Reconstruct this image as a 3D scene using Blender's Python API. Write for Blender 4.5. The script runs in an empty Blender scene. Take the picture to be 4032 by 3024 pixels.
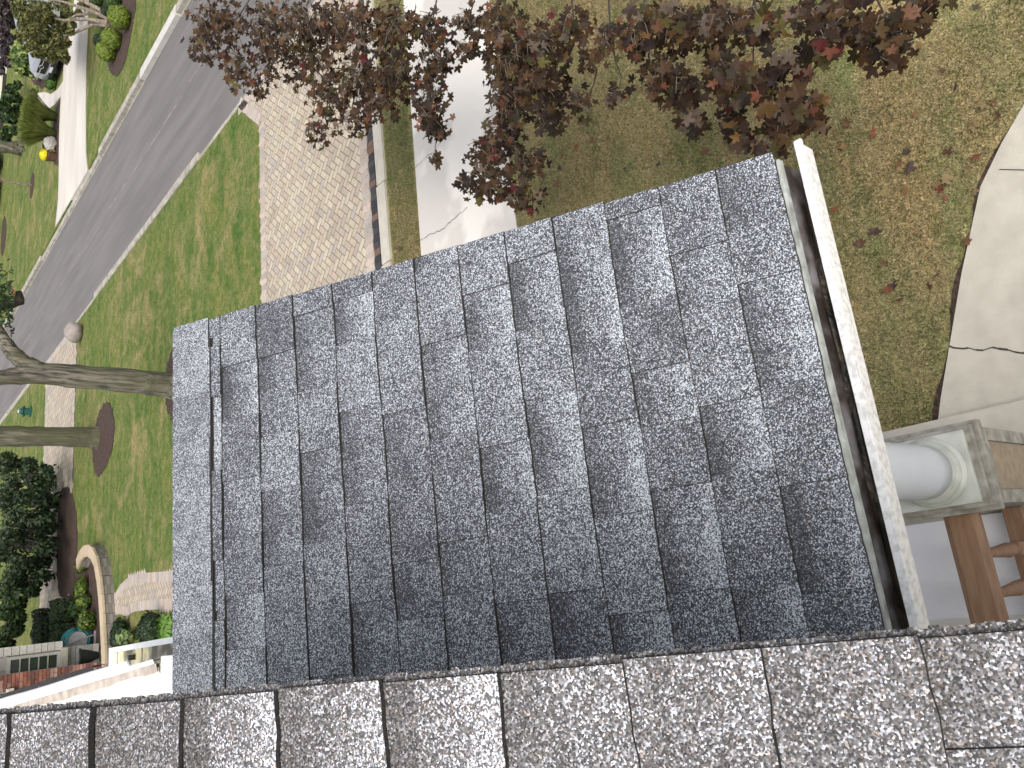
import bpy, math, random
import numpy as np
from mathutils import Vector, Matrix
R = math.radians
random.seed(7)
C = bpy.context.scene.collection
HC = 5.4            # camera height over the lawn
# ------------------------------------------------------------------ camera
F, CX, CY = 3028.0, 2016.0, 1512.0
AX = np.array([[-0.11453781, -0.95836874, 0.2615539],
               [-0.64822279, 0.27161271, 0.71136049],
               [-0.75278702, -0.08806753, -0.65234638]])   # world <- camera axes
cam = bpy.data.cameras.new('camera'); cob = bpy.data.objects.new('camera', cam); C.objects.link(cob)
cam.sensor_width = 36; cam.lens = F / 4032 * 36; cam.clip_start = .05; cam.clip_end = 600
r_, d_, f_ = AX[:, 0], AX[:, 1], AX[:, 2]
cob.matrix_world = Matrix([[r_[0], -d_[0], -f_[0], 0], [r_[1], -d_[1], -f_[1], 0], [r_[2], -d_[2], -f_[2], HC], [0, 0, 0, 1]])
bpy.context.scene.camera = cob
# ------------------------------------------------------------------ sky and sun
SUN_EL, SUN_AZ = 54, 205     # azimuth measured from +Y towards +X
w = bpy.data.worlds.new('World'); bpy.context.scene.world = w; w.use_nodes = True
nt = w.node_tree; bg = nt.nodes['Background']
sky = nt.nodes.new('ShaderNodeTexSky'); sky.sky_type = 'NISHITA'; sky.sun_disc = False
sky.sun_elevation = R(SUN_EL); sky.sun_rotation = R(SUN_AZ); sky.air_density = 1.0; sky.dust_density = 5.0; sky.ozone_density = .6
hs = nt.nodes.new('ShaderNodeHueSaturation'); hs.inputs['Saturation'].default_value = .45
nt.links.new(sky.outputs[0], hs.inputs['Color']); nt.links.new(hs.outputs[0], bg.inputs[0])
bg.inputs[1].default_value = .15
sl = bpy.data.lights.new('sun', 'SUN'); sl.energy = 1.1; sl.angle = R(40); sl.color = (1, .96, .9)
so = bpy.data.objects.new('sun', sl); C.objects.link(so)
sd = Vector((math.sin(R(SUN_AZ)) * math.cos(R(SUN_EL)), math.cos(R(SUN_AZ)) * math.cos(R(SUN_EL)), math.sin(R(SUN_EL))))
so.rotation_euler = sd.to_track_quat('Z', 'Y').to_euler()
sc = bpy.context.scene
sc.view_settings.view_transform = 'Standard'; sc.view_settings.look = 'None'
sc.view_settings.exposure = .5; sc.view_settings.gamma = 1
sc.cycles.max_bounces = 5; sc.cycles.transparent_max_bounces = 4
# ------------------------------------------------------------------ measuring helpers
def G(u, v, z=0.0):
    "point of the place at height z seen at photo pixel (u, v)"
    r = AX @ np.array([u - CX, v - CY, F]); t = (z - HC) / r[2]
    return Vector((r[0] * t, r[1] * t, z))
def PX(P):
    c = AX.T @ np.array([P[0], P[1], P[2] - HC]); return CX + F * c[0] / c[2], CY + F * c[1] / c[2], c[2]
def RAY(u, v, d):
    "point at depth d"
    c = np.array([(u - CX) / F, (v - CY) / F, 1.0]) * d; r = AX @ c
    return Vector((r[0], r[1], r[2] + HC))
def HT(P, u):
    "height over P where a vertical line reaches photo column u"
    lo, hi = P[2], HC + 12
    for _ in range(40):
        m = (lo + hi) / 2; q = PX((P[0], P[1], m))
        if q[0] > u: lo = m
        else: hi = m
    return lo - P[2]
# ------------------------------------------------------------------ materials
def lin(c): return tuple(c) + (1,)
def mat(name, a, b=None, scale=6, rough=.8, bump=0, bscale=40, detail=5, spec=.5, metal=0, attr=None, stretch=None, c3=None, s3=1.2, ramp=(.35, .65)):
    m = bpy.data.materials.new(name); m.use_nodes = True; n = m.node_tree.nodes; l = m.node_tree.links
    p = n['Principled BSDF']; p.inputs['Roughness'].default_value = rough; p.inputs['Metallic'].default_value = metal
    p.inputs['Specular IOR Level'].default_value = spec
    tc = n.new('ShaderNodeTexCoord'); vec = tc.outputs['Object']
    if stretch:
        mp = n.new('ShaderNodeMapping'); mp.inputs['Scale'].default_value = stretch; l.new(vec, mp.inputs[0]); vec = mp.outputs[0]
    col = None
    if b is None: b = tuple(x * .8 for x in a)
    no = n.new('ShaderNodeTexNoise'); no.inputs['Scale'].default_value = scale; no.inputs['Detail'].default_value = detail; l.new(vec, no.inputs[0])
    cr = n.new('ShaderNodeValToRGB'); e = cr.color_ramp.elements; e[0].position, e[1].position = ramp; e[0].color = lin(b); e[1].color = lin(a)
    l.new(no.outputs[0], cr.inputs[0]); col = cr.outputs[0]
    if c3:
        n3 = n.new('ShaderNodeTexNoise'); n3.inputs['Scale'].default_value = s3; n3.inputs['Detail'].default_value = 4; l.new(vec, n3.inputs[0])
        r3 = n.new('ShaderNodeValToRGB'); r3.color_ramp.elements[0].position = .42; r3.color_ramp.elements[1].position = .62
        l.new(n3.outputs[0], r3.inputs[0])
        mx = n.new('ShaderNodeMix'); mx.data_type = 'RGBA'; l.new(r3.outputs[0], mx.inputs['Factor']); l.new(col, mx.inputs['A']); mx.inputs['B'].default_value = lin(c3); col = mx.outputs['Result']
    if attr:
        at = n.new('ShaderNodeAttribute'); at.attribute_name = 'tint'
        mx = n.new('ShaderNodeMix'); mx.data_type = 'RGBA'; mx.blend_type = 'MULTIPLY'; mx.inputs['Factor'].default_value = 1
        l.new(col, mx.inputs['A']); l.new(at.outputs['Color'], mx.inputs['B']); col = mx.outputs['Result']
    l.new(col, p.inputs['Base Color'])
    if bump:
        nb = n.new('ShaderNodeTexNoise'); nb.inputs['Scale'].default_value = bscale; nb.inputs['Detail'].default_value = 6; l.new(vec, nb.inputs[0])
        bp = n.new('ShaderNodeBump'); bp.inputs['Strength'].default_value = 1; bp.inputs['Distance'].default_value = bump
        l.new(nb.outputs[0], bp.inputs['Height']); l.new(bp.outputs[0], p.inputs['Normal'])
    return m
def granules(name, scale, warm, shift=0.0, contrast=1.0):
    "mineral granules of asphalt shingles; attribute tint.r is the blend of the tab"
    m = bpy.data.materials.new(name); m.use_nodes = True; n = m.node_tree.nodes; l = m.node_tree.links
    p = n['Principled BSDF']; p.inputs['Roughness'].default_value = .62; p.inputs['Specular IOR Level'].default_value = .35
    tc = n.new('ShaderNodeTexCoord')
    nz = n.new('ShaderNodeTexNoise'); nz.inputs['Scale'].default_value = scale * .7; l.new(tc.outputs['Object'], nz.inputs[0])
    ad = n.new('ShaderNodeVectorMath'); ad.operation = 'SCALE'; ad.inputs['Scale'].default_value = .5 / scale; l.new(nz.outputs['Color'], ad.inputs[0])
    ad2 = n.new('ShaderNodeVectorMath'); l.new(tc.outputs['Object'], ad2.inputs[0]); l.new(ad.outputs[0], ad2.inputs[1])
    vo = n.new('ShaderNodeTexVoronoi'); vo.inputs['Scale'].default_value = scale; l.new(ad2.outputs[0], vo.inputs[0])
    sp = n.new('ShaderNodeSeparateColor'); l.new(vo.outputs['Color'], sp.inputs[0])
    at = n.new('ShaderNodeAttribute'); at.attribute_name = 'tint'
    sa = n.new('ShaderNodeSeparateColor'); l.new(at.outputs['Color'], sa.inputs[0])
    big = n.new('ShaderNodeTexNoise'); big.inputs['Scale'].default_value = 9; big.inputs['Detail'].default_value = 3; l.new(tc.outputs['Object'], big.inputs[0])
    def M(op, a, b):
        q = n.new('ShaderNodeMath'); q.operation = op
        for i, x in enumerate((a, b)):
            if isinstance(x, (int, float)): q.inputs[i].default_value = x
            else: l.new(x, q.inputs[i])
        return q.outputs[0]
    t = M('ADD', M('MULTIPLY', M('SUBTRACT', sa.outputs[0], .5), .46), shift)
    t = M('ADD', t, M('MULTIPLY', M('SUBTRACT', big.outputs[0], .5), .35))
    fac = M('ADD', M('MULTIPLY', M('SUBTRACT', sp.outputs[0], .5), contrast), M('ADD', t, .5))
    cr = n.new('ShaderNodeValToRGB'); e = cr.color_ramp.elements
    stops = [(0.0, (.020, .022, .028)), (.28, (.042, .045, .053)), (.5, (.076, .080, .091)), (.68, (.122, .130, .150)), (.82, (.27, .285, .32)), (1.0, (.56, .61, .68))]
    if warm: stops = [(0.0, (.035, .034, .036)), (.25, (.08, .077, .077)), (.5, (.135, .13, .13)), (.68, (.195, .19, .195)), (.82, (.35, .35, .375)), (1.0, (.66, .69, .76))]
    e[0].position, e[0].color = stops[0][0], lin(stops[0][1]); e[1].position, e[1].color = stops[-1][0], lin(stops[-1][1])
    for pos, c in stops[1:-1]:
        q = e.new(pos); q.color = lin(c)
    l.new(fac, cr.inputs[0]); col = cr.outputs[0]
    # a few tan and rusty grains
    rr = n.new('ShaderNodeValToRGB'); rr.color_ramp.elements[0].position = .93 if not warm else .86; rr.color_ramp.elements[1].position = .96 if not warm else .9
    l.new(sp.outputs[1], rr.inputs[0])
    mx = n.new('ShaderNodeMix'); mx.data_type = 'RGBA'; mx.blend_type = 'MULTIPLY'; l.new(rr.outputs[0], mx.inputs['Factor']); l.new(col, mx.inputs['A']); mx.inputs['B'].default_value = (1.1, .92, .76, 1)
    l.new(mx.outputs['Result'], p.inputs['Base Color'])
    bp = n.new('ShaderNodeBump'); bp.inputs['Strength'].default_value = .7; bp.inputs['Distance'].default_value = .0015; bp.invert = True
    l.new(vo.outputs['Distance'], bp.inputs['Height']); l.new(bp.outputs[0], p.inputs['Normal'])
    return m
def foliage_mat(name, rough=.55, spec=.4):
    m = bpy.data.materials.new(name); m.use_nodes = True; n = m.node_tree.nodes; l = m.node_tree.links
    p = n['Principled BSDF']; p.inputs['Roughness'].default_value = rough; p.inputs['Specular IOR Level'].default_value = spec
    at = n.new('ShaderNodeAttribute'); at.attribute_name = 'tint'
    tc = n.new('ShaderNodeTexCoord'); no = n.new('ShaderNodeTexNoise'); no.inputs['Scale'].default_value = 30; l.new(tc.outputs['Object'], no.inputs[0])
    mx = n.new('ShaderNodeMix'); mx.data_type = 'RGBA'; mx.blend_type = 'MULTIPLY'; mx.inputs['Factor'].default_value = .35
    l.new(at.outputs['Color'], mx.inputs['A']); l.new(no.outputs[0], mx.inputs['B']); l.new(mx.outputs['Result'], p.inputs['Base Color'])
    tr = n.new('ShaderNodeBsdfTranslucent'); l.new(at.outputs['Color'], tr.inputs[0])
    ms = n.new('ShaderNodeMixShader'); ms.inputs[0].default_value = .22; l.new(p.outputs[0], ms.inputs[1]); l.new(tr.outputs[0], ms.inputs[2])
    l.new(ms.outputs[0], n['Material Output'].inputs[0])
    return m
# ------------------------------------------------------------------ mesh builder
class MB:
    def __init__(s): s.v = []; s.f = []; s.c = []; s.cur = (1, 1, 1)
    def face(s, pts, col=None):
        b = len(s.v); s.v += [tuple(p) for p in pts]; s.f.append(tuple(range(b, b + len(pts)))); s.c.append(col or s.cur)
    def box(s, x0, x1, y0, y1, z0, z1, M=None):
        P = [Vector(p) for p in ((x0, y0, z0), (x1, y0, z0), (x1, y1, z0), (x0, y1, z0), (x0, y0, z1), (x1, y0, z1), (x1, y1, z1), (x0, y1, z1))]
        if M: P = [M @ p for p in P]
        b = len(s.v); s.v += [tuple(p) for p in P]
        for f in ((0, 3, 2, 1), (4, 5, 6, 7), (0, 1, 5, 4), (1, 2, 6, 5), (2, 3, 7, 6), (3, 0, 4, 7)):
            s.f.append(tuple(b + i for i in f)); s.c.append(s.cur)
    def prism(s, poly, z0, z1):
        n = len(poly); a = 0
        for i in range(n): a += poly[i][0] * poly[(i + 1) % n][1] - poly[(i + 1) % n][0] * poly[i][1]
        if a < 0: poly = poly[::-1]
        s.face([(p[0], p[1], z1) for p in poly])
        for i in range(n):
            p, q = poly[i], poly[(i + 1) % n]
            s.face([(p[0], p[1], z0), (q[0], q[1], z0), (q[0], q[1], z1), (p[0], p[1], z1)])
    def tube(s, pts, rad, n=8, cap=True):
        pts = [Vector(p) for p in pts]; b = len(s.v); N = len(pts)
        if not hasattr(rad, '__len__'): rad = [rad] * N
        up = Vector((.13, .31, 1)).normalized()
        for i, p in enumerate(pts):
            t = (pts[min(i + 1, N - 1)] - pts[max(i - 1, 0)]).normalized()
            a = t.cross(up)
            if a.length < .05: a = t.cross(Vector((1, 0, 0)))
            a.normalize(); bb = t.cross(a)
            for k in range(n):
                q = p + (a * math.cos(2 * math.pi * k / n) + bb * math.sin(2 * math.pi * k / n)) * rad[i]; s.v.append(tuple(q))
        for i in range(N - 1):
            for k in range(n):
                s.f.append((b + i * n + k, b + i * n + (k + 1) % n, b + (i + 1) * n + (k + 1) % n, b + (i + 1) * n + k)); s.c.append(s.cur)
        if cap:
            s.f.append(tuple(b + k for k in range(n))[::-1]); s.c.append(s.cur)
            s.f.append(tuple(b + (N - 1) * n + k for k in range(n))); s.c.append(s.cur)
    def lathe(s, prof, c=(0, 0, 0), n=32, M=None):
        b = len(s.v); N = len(prof)
        for r, z in prof:
            for k in range(n):
                q = Vector((c[0] + r * math.cos(2 * math.pi * k / n), c[1] + r * math.sin(2 * math.pi * k / n), c[2] + z))
                if M: q = M @ q
                s.v.append(tuple(q))
        for i in range(N - 1):
            for k in range(n):
                s.f.append((b + i * n + k, b + i * n + (k + 1) % n, b + (i + 1) * n + (k + 1) % n, b + (i + 1) * n + k)); s.c.append(s.cur)
        s.f.append(tuple(b + k for k in range(n))[::-1]); s.c.append(s.cur)
        s.f.append(tuple(b + (N - 1) * n + k for k in range(n))); s.c.append(s.cur)
    def blob(s, c, r, n=10, noise=.15):
        b = len(s.v); m = n
        ph = [random.uniform(0, 6.28) for _ in range(6)]
        for i in range(m + 1):
            th = math.pi * i / m
            for k in range(2 * n):
                a = math.pi * k / n
                d = 1 + noise * (math.sin(3 * a + ph[0]) * math.sin(4 * th + ph[1]) + .5 * math.sin(7 * a + ph[2]) * math.sin(6 * th + ph[3]))
                s.v.append((c[0] + r[0] * d * math.sin(th) * math.cos(a), c[1] + r[1] * d * math.sin(th) * math.sin(a), c[2] + r[2] * d * math.cos(th)))
        for i in range(m):
            for k in range(2 * n):
                s.f.append((b + i * 2 * n + k, b + (i + 1) * 2 * n + k, b + (i + 1) * 2 * n + (k + 1) % (2 * n), b + i * 2 * n + (k + 1) % (2 * n))); s.c.append(s.cur)
    def build(s, name, m, parent=None, smooth=False, bevel=0, origin=None):
        me = bpy.data.meshes.new(name)
        V = s.v
        if origin is not None: V = [(a - origin[0], b - origin[1], c - origin[2]) for a, b, c in s.v]
        me.from_pydata(V, [], s.f)
        ca = me.color_attributes.new('tint', 'FLOAT_COLOR', 'CORNER')
        arr = np.empty((sum(len(f) for f in s.f), 4), np.float32); arr[:, 3] = 1; i = 0
        for f, c in zip(s.f, s.c):
            k = len(f)
            if isinstance(c[0], (tuple, list)):
                for j in range(k): arr[i + j, :3] = c[j]
            else: arr[i:i + k, :3] = c
            i += k
        ca.data.foreach_set('color', arr.ravel())
        me.materials.append(m)
        if smooth: me.polygons.foreach_set('use_smooth', [True] * len(me.polygons))
        o = bpy.data.objects.new(name, me); C.objects.link(o)
        if origin is not None: o.location = origin
        if parent is not None: o.parent = parent; 
        if parent is not None and origin is None: o.matrix_parent_inverse = parent.matrix_world.inverted() if False else Matrix.Translation(-Vector(parent.location))
        elif parent is not None: o.matrix_parent_inverse = Matrix.Translation(-Vector(parent.location))
        if bevel:
            bm = o.modifiers.new('bevel', 'BEVEL'); bm.width = bevel; bm.segments = 2; bm.limit_method = 'ANGLE'
        return o
def thing(name, label, cat, loc, group=None):
    o = bpy.data.objects.new(name, None); C.objects.link(o); o.location = loc; o.empty_display_size = .2
    o['label'] = label; o['category'] = cat
    if group: o['group'] = group
    return o
def tag(o, label, cat, group=None):
    o['label'] = label; o['category'] = cat
    if group: o['group'] = group
    return o
def structure(o): o['kind'] = 'structure'; return o
def stuff(o, label, cat): o['kind'] = 'stuff'; o['label'] = label; o['category'] = cat; return o

M = {}
M['asphalt'] = mat('asphalt', (.175, .165, .160), (.135, .127, .123), 3, .9, .004, 120, stretch=(1, .12, 1))
M['seam'] = mat('asphalt_seam', (.30, .28, .26), (.165, .155, .15), 5, .9)
M['kerb'] = mat('kerb_concrete', (.44, .41, .35), (.26, .24, .20), 5, .85, .004, 60)
M['kerb_new'] = mat('kerb_concrete_fresh', (.56, .55, .5), (.48, .46, .42), 5, .85, .004, 60)
M['concrete'] = mat('concrete', (.74, .71, .66), (.58, .55, .51), .9, .85, .003, 90, detail=9, ramp=(.5, .57))
M['walk'] = mat('walk_concrete', (.52, .49, .42), (.44, .41, .35), 6, .85, .003, 90, detail=9)
M['ndrive'] = mat('pale_concrete', (.62, .59, .53), (.50, .46, .42), .7, .85, .003, 50, stretch=(.35, 1.6, 1))
M['dark'] = mat('dark_joint', (.05, .045, .04), (.03, .03, .03), 20, .9)
M['paver'] = mat('paver', (1, 1, 1), (.86, .86, .86), 25, .9, .003, 150, attr=True)
M['grout'] = mat('grout', (.20, .165, .12), (.13, .11, .08), 30, .95)
M['mulch'] = mat('mulch', (.085, .05, .036), (.03, .02, .016), 26, .95, .03, 40, detail=9)
M['bark'] = mat('bark', (.24, .215, .175), (.05, .048, .04), 6, .95, .09, 7, detail=10, stretch=(3.2, 3.2, .3), c3=(.10, .10, .055), s3=.9, ramp=(.38, .6))
M['darkbark'] = mat('dark_bark', (.06, .05, .04), (.03, .025, .02), 8, .9, .03, 9)
M['twig'] = mat('twig', (.30, .25, .20), (.12, .09, .07), 12, .8)
M['leaf'] = foliage_mat('leaf')
M['mapleleaf'] = foliage_mat('maple_leaf', .55, .22)
M['white'] = mat('white_aluminium', (.86, .88, .90), (.78, .79, .80), 14, .45)
M['rim'] = mat('gutter_rim', (.78, .78, .78), (.58, .58, .57), 60, .55, .0006, 200, detail=9, ramp=(.36, .56))
M['colpaint'] = mat('column_paint', (.58, .62, .68), (.53, .57, .63), 2.2, .5, .0006, 90)
M['plinth'] = mat('plinth', (.52, .54, .50), (.36, .38, .34), 9, .6, .001, 60, detail=9)
M['stone'] = mat('cast_stone', (.36, .35, .31), (.20, .19, .16), 16, .9, .003, 70, detail=9)
M['stonepanel'] = mat('cast_stone_tan', (.33, .27, .19), (.25, .2, .145), 22, .9, .003, 70, detail=9)
M['wood'] = mat('stained_wood', (.285, .17, .10), (.20, .112, .064), 9, .6, .0008, 30, stretch=(.6, 5, 5), detail=8)
M['cloth'] = mat('white_paper', (.86, .85, .87), (.80, .79, .81), 1.4, .75, .025, 3.2)
M['sludge'] = mat('gutter_sludge', (.020, .016, .011), (.004, .004, .004), 50, .5, .006, 60, c3=(.05, .034, .02), s3=12)
M['drip'] = mat('drip_edge', (.50, .53, .50), (.27, .28, .26), 30, .6, .001, 100)
M['rust'] = mat('stained_sheet', (.24, .23, .24), (.06, .045, .035), 14, .6, c3=(.035, .025, .02), s3=10)
M['soffit'] = mat('soffit_vinyl', (.86, .83, .74), (.78, .75, .66), 5, .5)
M['stain'] = mat('stained_channel', (.62, .55, .47), (.40, .34, .29), 12, .7, detail=8)
M['cream'] = mat('cream_trough', (.74, .71, .48), (.62, .56, .33), 9, .5, c3=(.12, .11, .08), s3=3.5)
M['blackrub'] = mat('black_edge', (.035, .03, .027), (.015, .014, .013), 30, .9, .002, 80)
M['brick'] = mat('red_brick', (1, 1, 1), (.7, .7, .7), 20, .9, attr=True)
M['greystone'] = mat('grey_stone', (1, 1, 1), (.8, .8, .8), 16, .9, .01, 20, attr=True)
M['mortar'] = mat('mortar', (.42, .38, .33), (.3, .27, .24), 20, .9)
M['trim'] = mat('painted_trim', (.52, .52, .47), (.44, .44, .40), 12, .6)
M['glass'] = mat('window_glass', (.03, .045, .045), (.02, .03, .03), 3, .08, spec=.8)
M['rock'] = mat('rock', (.42, .40, .37), (.26, .24, .22), 8, .9, .01, 20)
M['boulder'] = mat('boulder', (.33, .29, .27), (.25, .215, .2), 6, .9, .01, 20)
M['silver'] = mat('silver_paint', (.55, .56, .58), (.5, .51, .53), 3, .25, metal=.6)
M['blackplastic'] = mat('black_plastic', (.015, .015, .017), (.01, .01, .01), 3, .35)
M['chrome'] = mat('chrome', (.8, .8, .8), (.75, .75, .75), 3, .15, metal=1)
M['tyre'] = mat('tyre', (.02, .02, .02), (.012, .012, .012), 10, .9)
M['lamp'] = mat('lamp_glass', (.55, .57, .6), (.4, .42, .45), 5, .1)
M['plate'] = mat('plate_white', (.75, .76, .8), (.68, .7, .75), 3, .5)
M['hydrant'] = mat('green_enamel', (.015, .10, .075), (.01, .06, .045), 9, .4)
M['teal'] = mat('teal_hose', (.02, .25, .25), (.015, .16, .17), 9, .4)
M['greyplastic'] = mat('grey_plastic', (.36, .36, .36), (.26, .26, .27), 9, .5)
M['pot'] = mat('dark_pot', (.035, .035, .035), (.02, .02, .02), 9, .6)
M['terracotta'] = mat('brown_pot', (.12, .06, .035), (.08, .04, .025), 9, .6)
M['tileroof'] = mat('rust_shingle', (.26, .10, .06), (.12, .05, .03), 14, .9, stretch=(1, 6, 6))
M['cutwood'] = mat('cut_wood', (.62, .36, .19), (.5, .27, .13), 9, .7)
M['shingle'] = granules('porch_granules', 430, False, .02, 1.12)
M['shingle2'] = granules('near_granules', 470, True, .03, .95)
M['cap'] = granules('cap_granules', 460, False, .17, .85)
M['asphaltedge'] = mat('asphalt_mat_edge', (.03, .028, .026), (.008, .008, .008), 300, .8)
# lawn shader: green, tan thatch and mowing streaks, driven by place
def lawn_mat():
    m = bpy.data.materials.new('lawn_grass'); m.use_nodes = True; n = m.node_tree.nodes; l = m.node_tree.links
    p = n['Principled BSDF']; p.inputs['Roughness'].default_value = .9; p.inputs['Specular IOR Level'].default_value = .1
    tc = n.new('ShaderNodeTexCoord'); sx = n.new('ShaderNodeSeparateXYZ'); l.new(tc.outputs['Object'], sx.inputs[0])
    def noise(s, d=5, st=None, dist=0):
        v = tc.outputs['Object']
        if st:
            mp = n.new('ShaderNodeMapping'); mp.inputs['Scale'].default_value = st; l.new(v, mp.inputs[0]); v = mp.outputs[0]
        q = n.new('ShaderNodeTexNoise'); q.inputs['Scale'].default_value = s; q.inputs['Detail'].default_value = d; q.inputs['Distortion'].default_value = dist; l.new(v, q.inputs[0]); return q.outputs[0]
    def ramp(x, stops):
        q = n.new('ShaderNodeValToRGB'); e = q.color_ramp.elements
        e[0].position, e[0].color = stops[0][0], lin(stops[0][1]); e[1].position, e[1].color = stops[-1][0], lin(stops[-1][1])
        for a, b in stops[1:-1]: z = e.new(a); z.color = lin(b)
        l.new(x, q.inputs[0]); return q.outputs[0]
    def mix(f, a, b, t='MIX'):
        q = n.new('ShaderNodeMix'); q.data_type = 'RGBA'; q.blend_type = t
        for k, x in (('Factor', f), ('A', a), ('B', b)):
            if isinstance(x, (float, int)): q.inputs[k].default_value = x
            elif isinstance(x, tuple): q.inputs[k].default_value = lin(x)
            else: l.new(x, q.inputs[k])
        return q.outputs['Result']
    fine = noise(55, 8, (1, .8, 1), 1.5)
    green = ramp(fine, [(.3, (.035, .07, .014)), (.5, (.085, .145, .027)), (.7, (.15, .21, .05))])
    tan = ramp(fine, [(.3, (.12, .09, .045)), (.5, (.30, .23, .12)), (.68, (.52, .42, .26))])
    patch = noise(.8, 7, (1, .8, 1), 1.2)
    mid = noise(4.5, 6, None, 1)
    far = ramp(patch, [(.50, (.04, .04, .04)), (.70, (.6, .6, .6))])
    near = ramp(mid, [(.38, (.25, .25, .25)), (.56, (1, 1, 1))])
    # near dry lawn lies this side of the front walk
    g = n.new('ShaderNodeMapRange'); g.inputs[1].default_value = 5.6; g.inputs[2].default_value = 6.6; g.inputs[3].default_value = 1; g.inputs[4].default_value = 0
    l.new(sx.outputs['Y'], g.inputs[0])
    f = mix(g.outputs[0], far, near)
    g2 = n.new('ShaderNodeMapRange'); g2.inputs[1].default_value = 8.2; g2.inputs[2].default_value = 9.5; g2.inputs[3].default_value = .45; g2.inputs[4].default_value = 0
    l.new(sx.outputs['Y'], g2.inputs[0])
    f = mix(1.0, f, g2.outputs[0], 'ADD')
    f = mix(1.0, f, ramp(mid, [(.35, (0, 0, 0)), (.6, (.45, .45, .45))]), 'ADD')
    col = mix(f, green, tan)
    stripe = ramp(noise(1.5, 6, (.35, 1.3, 1), .8), [(.36, (.60, .85, .6)), (.5, (.95, 1.06, .9)), (.66, (1.2, 1.15, 1.0))])
    col = mix(.85, col, stripe, 'MULTIPLY')
    col = mix(.6, col, ramp(noise(14, 6, (.8, 1.3, 1), .5), [(.35, (.7, .78, .7)), (.65, (1.25, 1.2, 1.2))]), 'MULTIPLY')
    l.new(col, p.inputs['Base Color'])
    b = n.new('ShaderNodeBump'); b.inputs['Distance'].default_value = .03; b.inputs['Strength'].default_value = .9; l.new(fine, b.inputs['Height']); l.new(b.outputs[0], p.inputs['Normal'])
    return m
M['lawn'] = lawn_mat()
# ================================================================== SETTING
# street parallel to Y, lawns on both sides
XN, XF = 10.1, 14.8      # inner faces of the kerbs
def flat(name, poly, z, m, kind='structure'):
    b = MB(); b.prism([(p[0], p[1]) for p in poly], z - .3, z); o = b.build(name, M[m]); o['kind'] = kind; return o
flat('lawn_front', [(-60, -60), (XN - .2, -60), (XN - .2, 200), (-60, 200)], 0, 'lawn')
flat('lawn_far', [(XF + .24, -60), (220, -60), (220, 200), (XF + .24, 200)], 0, 'lawn')
flat('street', [(XN - .3, -60), (XF + .3, -60), (XF + .3, 200), (XN - .3, 200)], -.10, 'asphalt')
b = MB(); random.seed(3); y = 2
while y < 90:
    L = random.uniform(.8, 3); x = 12.42 + .04 * math.sin(y)
    b.face([(x, y, -.096), (x + .03 + random.random() * .03, y, -.096), (x + .03 + random.random() * .04, y + L, -.096), (x + .01, y + L, -.096)]); y += L + random.uniform(0, .7)
structure(b.build('street_seam', M['seam']))
def kerb(name, x0, x1, dips):
    b = MB(); y = -40
    while y < 150:
        L = 2.9; h = .035
        for a, c in dips:
            if y + L > a and y < c: h = -.045
        b.box(x0, x1, y + .012, y + L, -.25, h)
        y += L
    structure(b.build(name, M['kerb'], bevel=.02))
kerb('near_kerb', XN - .2, XN, [(8, 13), (26, 31)])
kerb('far_kerb', XF, XF + .24, [(25.5, 31)])
flat('near_gutter_strip', [(XN, -40), (XN + .05, -40), (XN + .05, 150), (XN, 150)], -.095, 'kerb')
flat('far_gutter_strip', [(XF - .06, -40), (XF, -40), (XF, 150), (XF - .06, 150)], -.095, 'kerb')
flat('kerb_repair', [(XF - .06, 16.5), (XF + .26, 16.5), (XF + .26, 19.4), (XF - .06, 19.4)], .04, 'kerb_new')
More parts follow.
